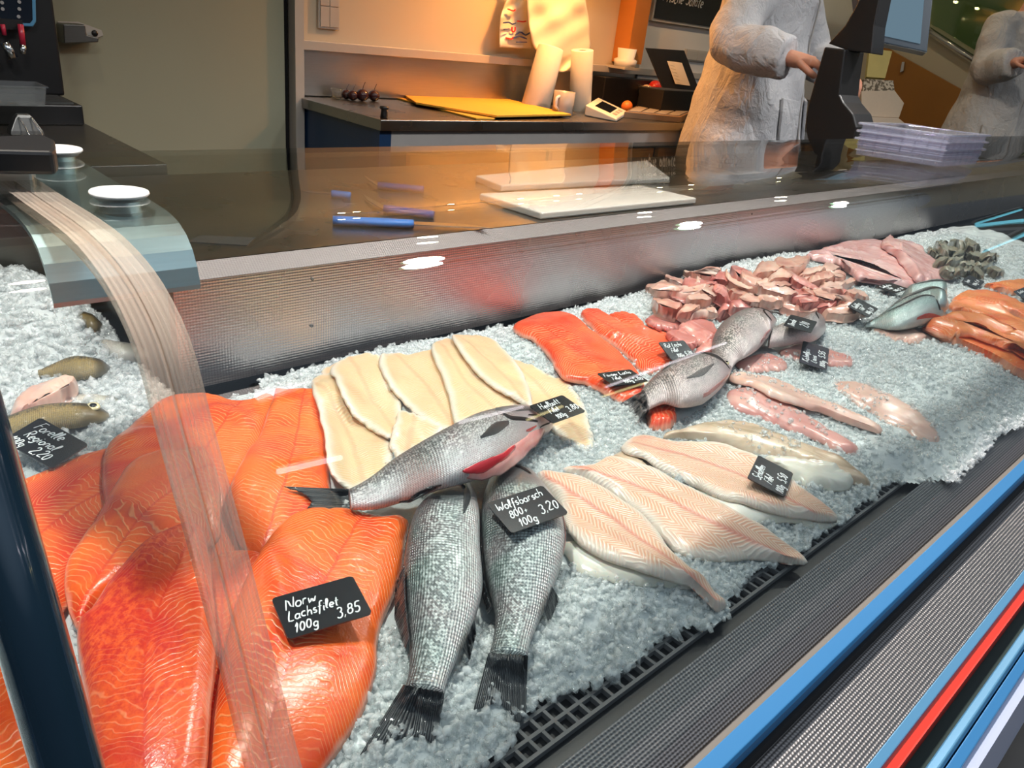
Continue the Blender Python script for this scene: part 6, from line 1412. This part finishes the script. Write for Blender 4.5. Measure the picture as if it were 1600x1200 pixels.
    for z, rx, ry in prof_:
        rings.append([w(rx * math.cos(a) * (1 + .035 * math.sin(5 * a + z * 9) * (z < 1.0)), ry * math.sin(a) * (1 + .05 * math.sin(7 * a + z * 7) * (z < 1.05)) + .01, z) for a in np.linspace(0, 2 * math.pi, 40, endpoint=False)])
    mb.loft(rings)
    for s, arm in ((-1, right), (1, left)):
        sh, el, wr_ = w(.165 * s, .0, 1.385), np.array(arm[0]), np.array(arm[1])
        path = catmull([sh - X * .06 * s * scale, sh, (sh + el) / 2 + Z * .004, el, el * .45 + wr_ * .55, wr_], 16)
        rad = [(.088 - .010 * t_ + .005 * math.sin(t_ * 24)) * scale * (0.5 + 0.5 * fat) for t_ in np.linspace(0, 1, 16)]
        mb.tube(path, rad, 20)
    o = mb.build('coat', coatmat, root, smooth=True)
    rm = o.modifiers.new('join', 'REMESH'); rm.mode = 'VOXEL'; rm.voxel_size = .011; rm.use_smooth_shade = True
    sm = o.modifiers.new('smooth', 'SMOOTH'); sm.iterations = 6; sm.factor = .5
    tx = bpy.data.textures.new('cloth_folds', 'CLOUDS'); tx.noise_scale = .13; tx.noise_depth = 1
    dm = o.modifiers.new('folds', 'DISPLACE'); dm.texture = tx; dm.strength = .020; dm.mid_level = .5; dm.texture_coords = 'LOCAL'
    pk = lambda x, z: w(x, -np.interp(z, [p[0] for p in prof_], [p[2] for p in prof_]) * math.sqrt(max(0.05, 1 - (x / np.interp(z, [p[0] for p in prof_], [p[1] for p in prof_])) ** 2)) + .002, z)
    for s in (-1, 1): MB().prism([pk(.075 * s, .88), pk(.185 * s, .89), pk(.19 * s, .72), pk(.08 * s, .71)], tuple(-Y * .014)).build('pocket', coatmat, root, bevel=.003)
    # the front edge of the coat and collar
    ed = []
    for z in np.linspace(hem + .02, 1.40, 22):
        k = np.interp(z, [p[0] for p in prof_], [p[2] for p in prof_]); ed.append(w(.012 + .02 * math.sin(z * 6), -k * 1.0 + .01 - .006, z))
    MB().tube(ed, .0045, 6).build('front_edge', 'trousers' if False else 'grey_cab', root, smooth=True)
    mb = MB()
    for s in (-1, 1):
        mb.prism([w(.02 * s, -.100, 1.47), w(.085 * s, -.085, 1.44), w(.075 * s, -.135, 1.30), w(.015 * s, -.150, 1.26)], tuple(-Y * .008))
    mb.build('collar', coatmat, root, bevel=.002)
    return root
FZ = 0.10
# clerk at the scale: right forearm reaches across to the scale
el1, wr1, kn1 = at_y(1142, 66, 1.98), at_y(1232, 90, 1.72), at_y(1268, 98, 1.64)
person((3.56, 2.10, FZ), 0.25, 1.06, 'person in a white coat reaching across to the black scale', (el1, wr1, kn1), (np.array([3.93, 2.02, 1.22]), np.array([3.84, 1.80, 1.17]), np.array([3.78, 1.75, 1.15])), 'cloth', skirt=.35, fat=1.22, hand=1.3)
# second clerk far right, arms bent in front
c2 = at_d(1590, 120, 4.3)
e2, w2, k2 = at_d(1542, 108, 4.22), at_d(1586, 98, 4.05), at_d(1606, 95, 3.98)
person((c2[0] + 0.05, c2[1] + 0.06, FZ), -0.55, 1.0, 'person in a greyish white coat at the right edge, arms bent', (e2, w2, k2), (c2 + np.array([.30, -.12, .05]), c2 + np.array([.12, -.30, .06]), c2 + np.array([.05, -.33, .06])), 'cloth_grey', skirt=.30)
# ------------------------------------------------------------------ crushed ice
xs, ys = gx[::1], gy[::1]
sel = ICEMASK
idx = -np.ones((NX, NY), np.int64); idx[sel] = np.arange(sel.sum())
V = np.stack([XX[sel], YY[sel], ICE[sel]], 1)
q = sel[:-1, :-1] & sel[1:, :-1] & sel[1:, 1:] & sel[:-1, 1:]
I, J = np.nonzero(q)
faces = np.stack([idx[I, J], idx[I + 1, J], idx[I + 1, J + 1], idx[I, J + 1]], 1)
mb = MB(); mb.v = [tuple(p) for p in V.tolist()]; mb.f = [tuple(f) for f in faces.tolist()]
tag(mb.build('ice_bed', 'ice_bed', smooth=True), 'bed of crushed ice under all the fish', 'ice', kind='stuff')
ph = (1 + 5 ** .5) / 2
ICO = np.array([(-1, ph, 0), (1, ph, 0), (-1, -ph, 0), (1, -ph, 0), (0, -1, ph), (0, 1, ph), (0, -1, -ph), (0, 1, -ph), (ph, 0, -1), (ph, 0, 1), (-ph, 0, -1), (-ph, 0, 1)]) / 1.9
ICF = np.array([(0, 11, 5), (0, 5, 1), (0, 1, 7), (0, 7, 10), (0, 10, 11), (1, 5, 9), (5, 11, 4), (11, 10, 2), (10, 7, 6), (7, 1, 8), (3, 9, 4), (3, 4, 2), (3, 2, 6), (3, 6, 8), (3, 8, 9), (4, 9, 5), (2, 4, 11), (6, 2, 10), (8, 6, 7), (9, 8, 1)])
_u = (H < ICE0 + 0.0015).astype(float)
NEAR = fastblur(_u, 1) > 0.02                               # bare ice and a narrow band under the edges of the fish
def shards(n, x0, x1, y0, y1, smin, smax, dens=None, over=0.004, sprinkle=0.0):
    x = rng.uniform(x0, x1, n); y = rng.uniform(y0, y1, n)
    i = np.clip(((x - GX0) / GS).round().astype(int), 0, NX - 1); j = np.clip(((y - GY0) / GS).round().astype(int), 0, NY - 1)
    ok = ICEMASK[i, j] & (NEAR[i, j] | ((rng.random(n) < sprinkle) & (H[i, j] < ICE0[i, j] + 0.017)))
    if dens is not None: ok &= rng.random(n) < dens(x, y)
    x, y, i, j = x[ok], y[ok], i[ok], j[ok]; m = len(x)
    z = np.where(H[i, j] > ICE0[i, j] + 0.003, np.where(NEAR[i, j], ICE0[i, j] + 0.001, H[i, j]), H[i, j])
    s = smin + (smax - smin) * rng.random(m) ** 2.2
    A = rng.standard_normal((m, 3, 3)); Q = np.linalg.qr(A)[0]
    sc = s[:, None] * np.stack([rng.uniform(0.35, 0.6, m), rng.uniform(0.3, 0.55, m), rng.uniform(0.14, 0.45, m)], 1)
    P = ICO[None] * (1 + 0.28 * rng.standard_normal((m, 12, 1))) * sc[:, None, :]
    P = np.einsum('mij,mkj->mki', Q, P) + np.stack([x, y, z + s * 0.12], 1)[:, None, :]
    return P.reshape(-1, 3), m
PV = []; cnt = 0
for args in ((26000, 0.20, 1.15, 0.25, 0.75, 0.005, 0.015), (11000, 0.5, 1.6, 0.5, 1.05, 0.006, 0.015), (13000, 0.8, 2.2, 0.2, 0.75, 0.006, 0.014), (9000, 1.5, 3.3, 0.22, 1.02, 0.008, 0.018), (7000, -0.2, 0.40, 0.9, 1.44, 0.007, 0.022), (3500, -0.55, 0.2, 0.28, 1.0, 0.007, 0.018), (2500, 0.15, 0.55, 0.68, 1.05, 0.006, 0.015), (1500, 1.5, 2.2, 0.7, 1.05, 0.007, 0.016)):
    P_, m_ = shards(*args); PV.append(P_); cnt += m_
# loose lumps at the front edge, and a sprinkle over the cod loins
P_, m_ = shards(2600, 0.25, 1.5, 0.22, 0.55, 0.010, 0.022, dens=lambda x, y: np.exp(-np.maximum(0, y - np.interp(x, fx, fy)) / 0.02)); PV.append(P_); cnt += m_
P_, m_ = shards(3600, 0.95, 1.7, 0.33, 0.66, 0.004, 0.011, over=0.0, sprinkle=0.55, dens=lambda x, y: 0.9 * ((x - 0.95) + (0.62 - y) < 0.75) * (y > 0.40)); PV.append(P_); cnt += m_
PV = np.concatenate(PV)
FF = (ICF[None] + 12 * np.arange(cnt)[:, None, None]).reshape(-1, 3)
me = bpy.data.meshes.new('ice_chips')
me.vertices.add(len(PV)); me.vertices.foreach_set('co', PV.astype(np.float32).ravel())
me.loops.add(len(FF) * 3); me.loops.foreach_set('vertex_index', FF.astype(np.int32).ravel())
me.polygons.add(len(FF)); me.polygons.foreach_set('loop_start', np.arange(0, len(FF) * 3, 3, dtype=np.int32))
me.update(calc_edges=True); me.validate(); me.materials.append(MT['ice'])
o = bpy.data.objects.new('ice_chips', me); COL.objects.link(o)
tag(o, 'loose chips of crushed ice between and around the fish', 'ice', kind='stuff')
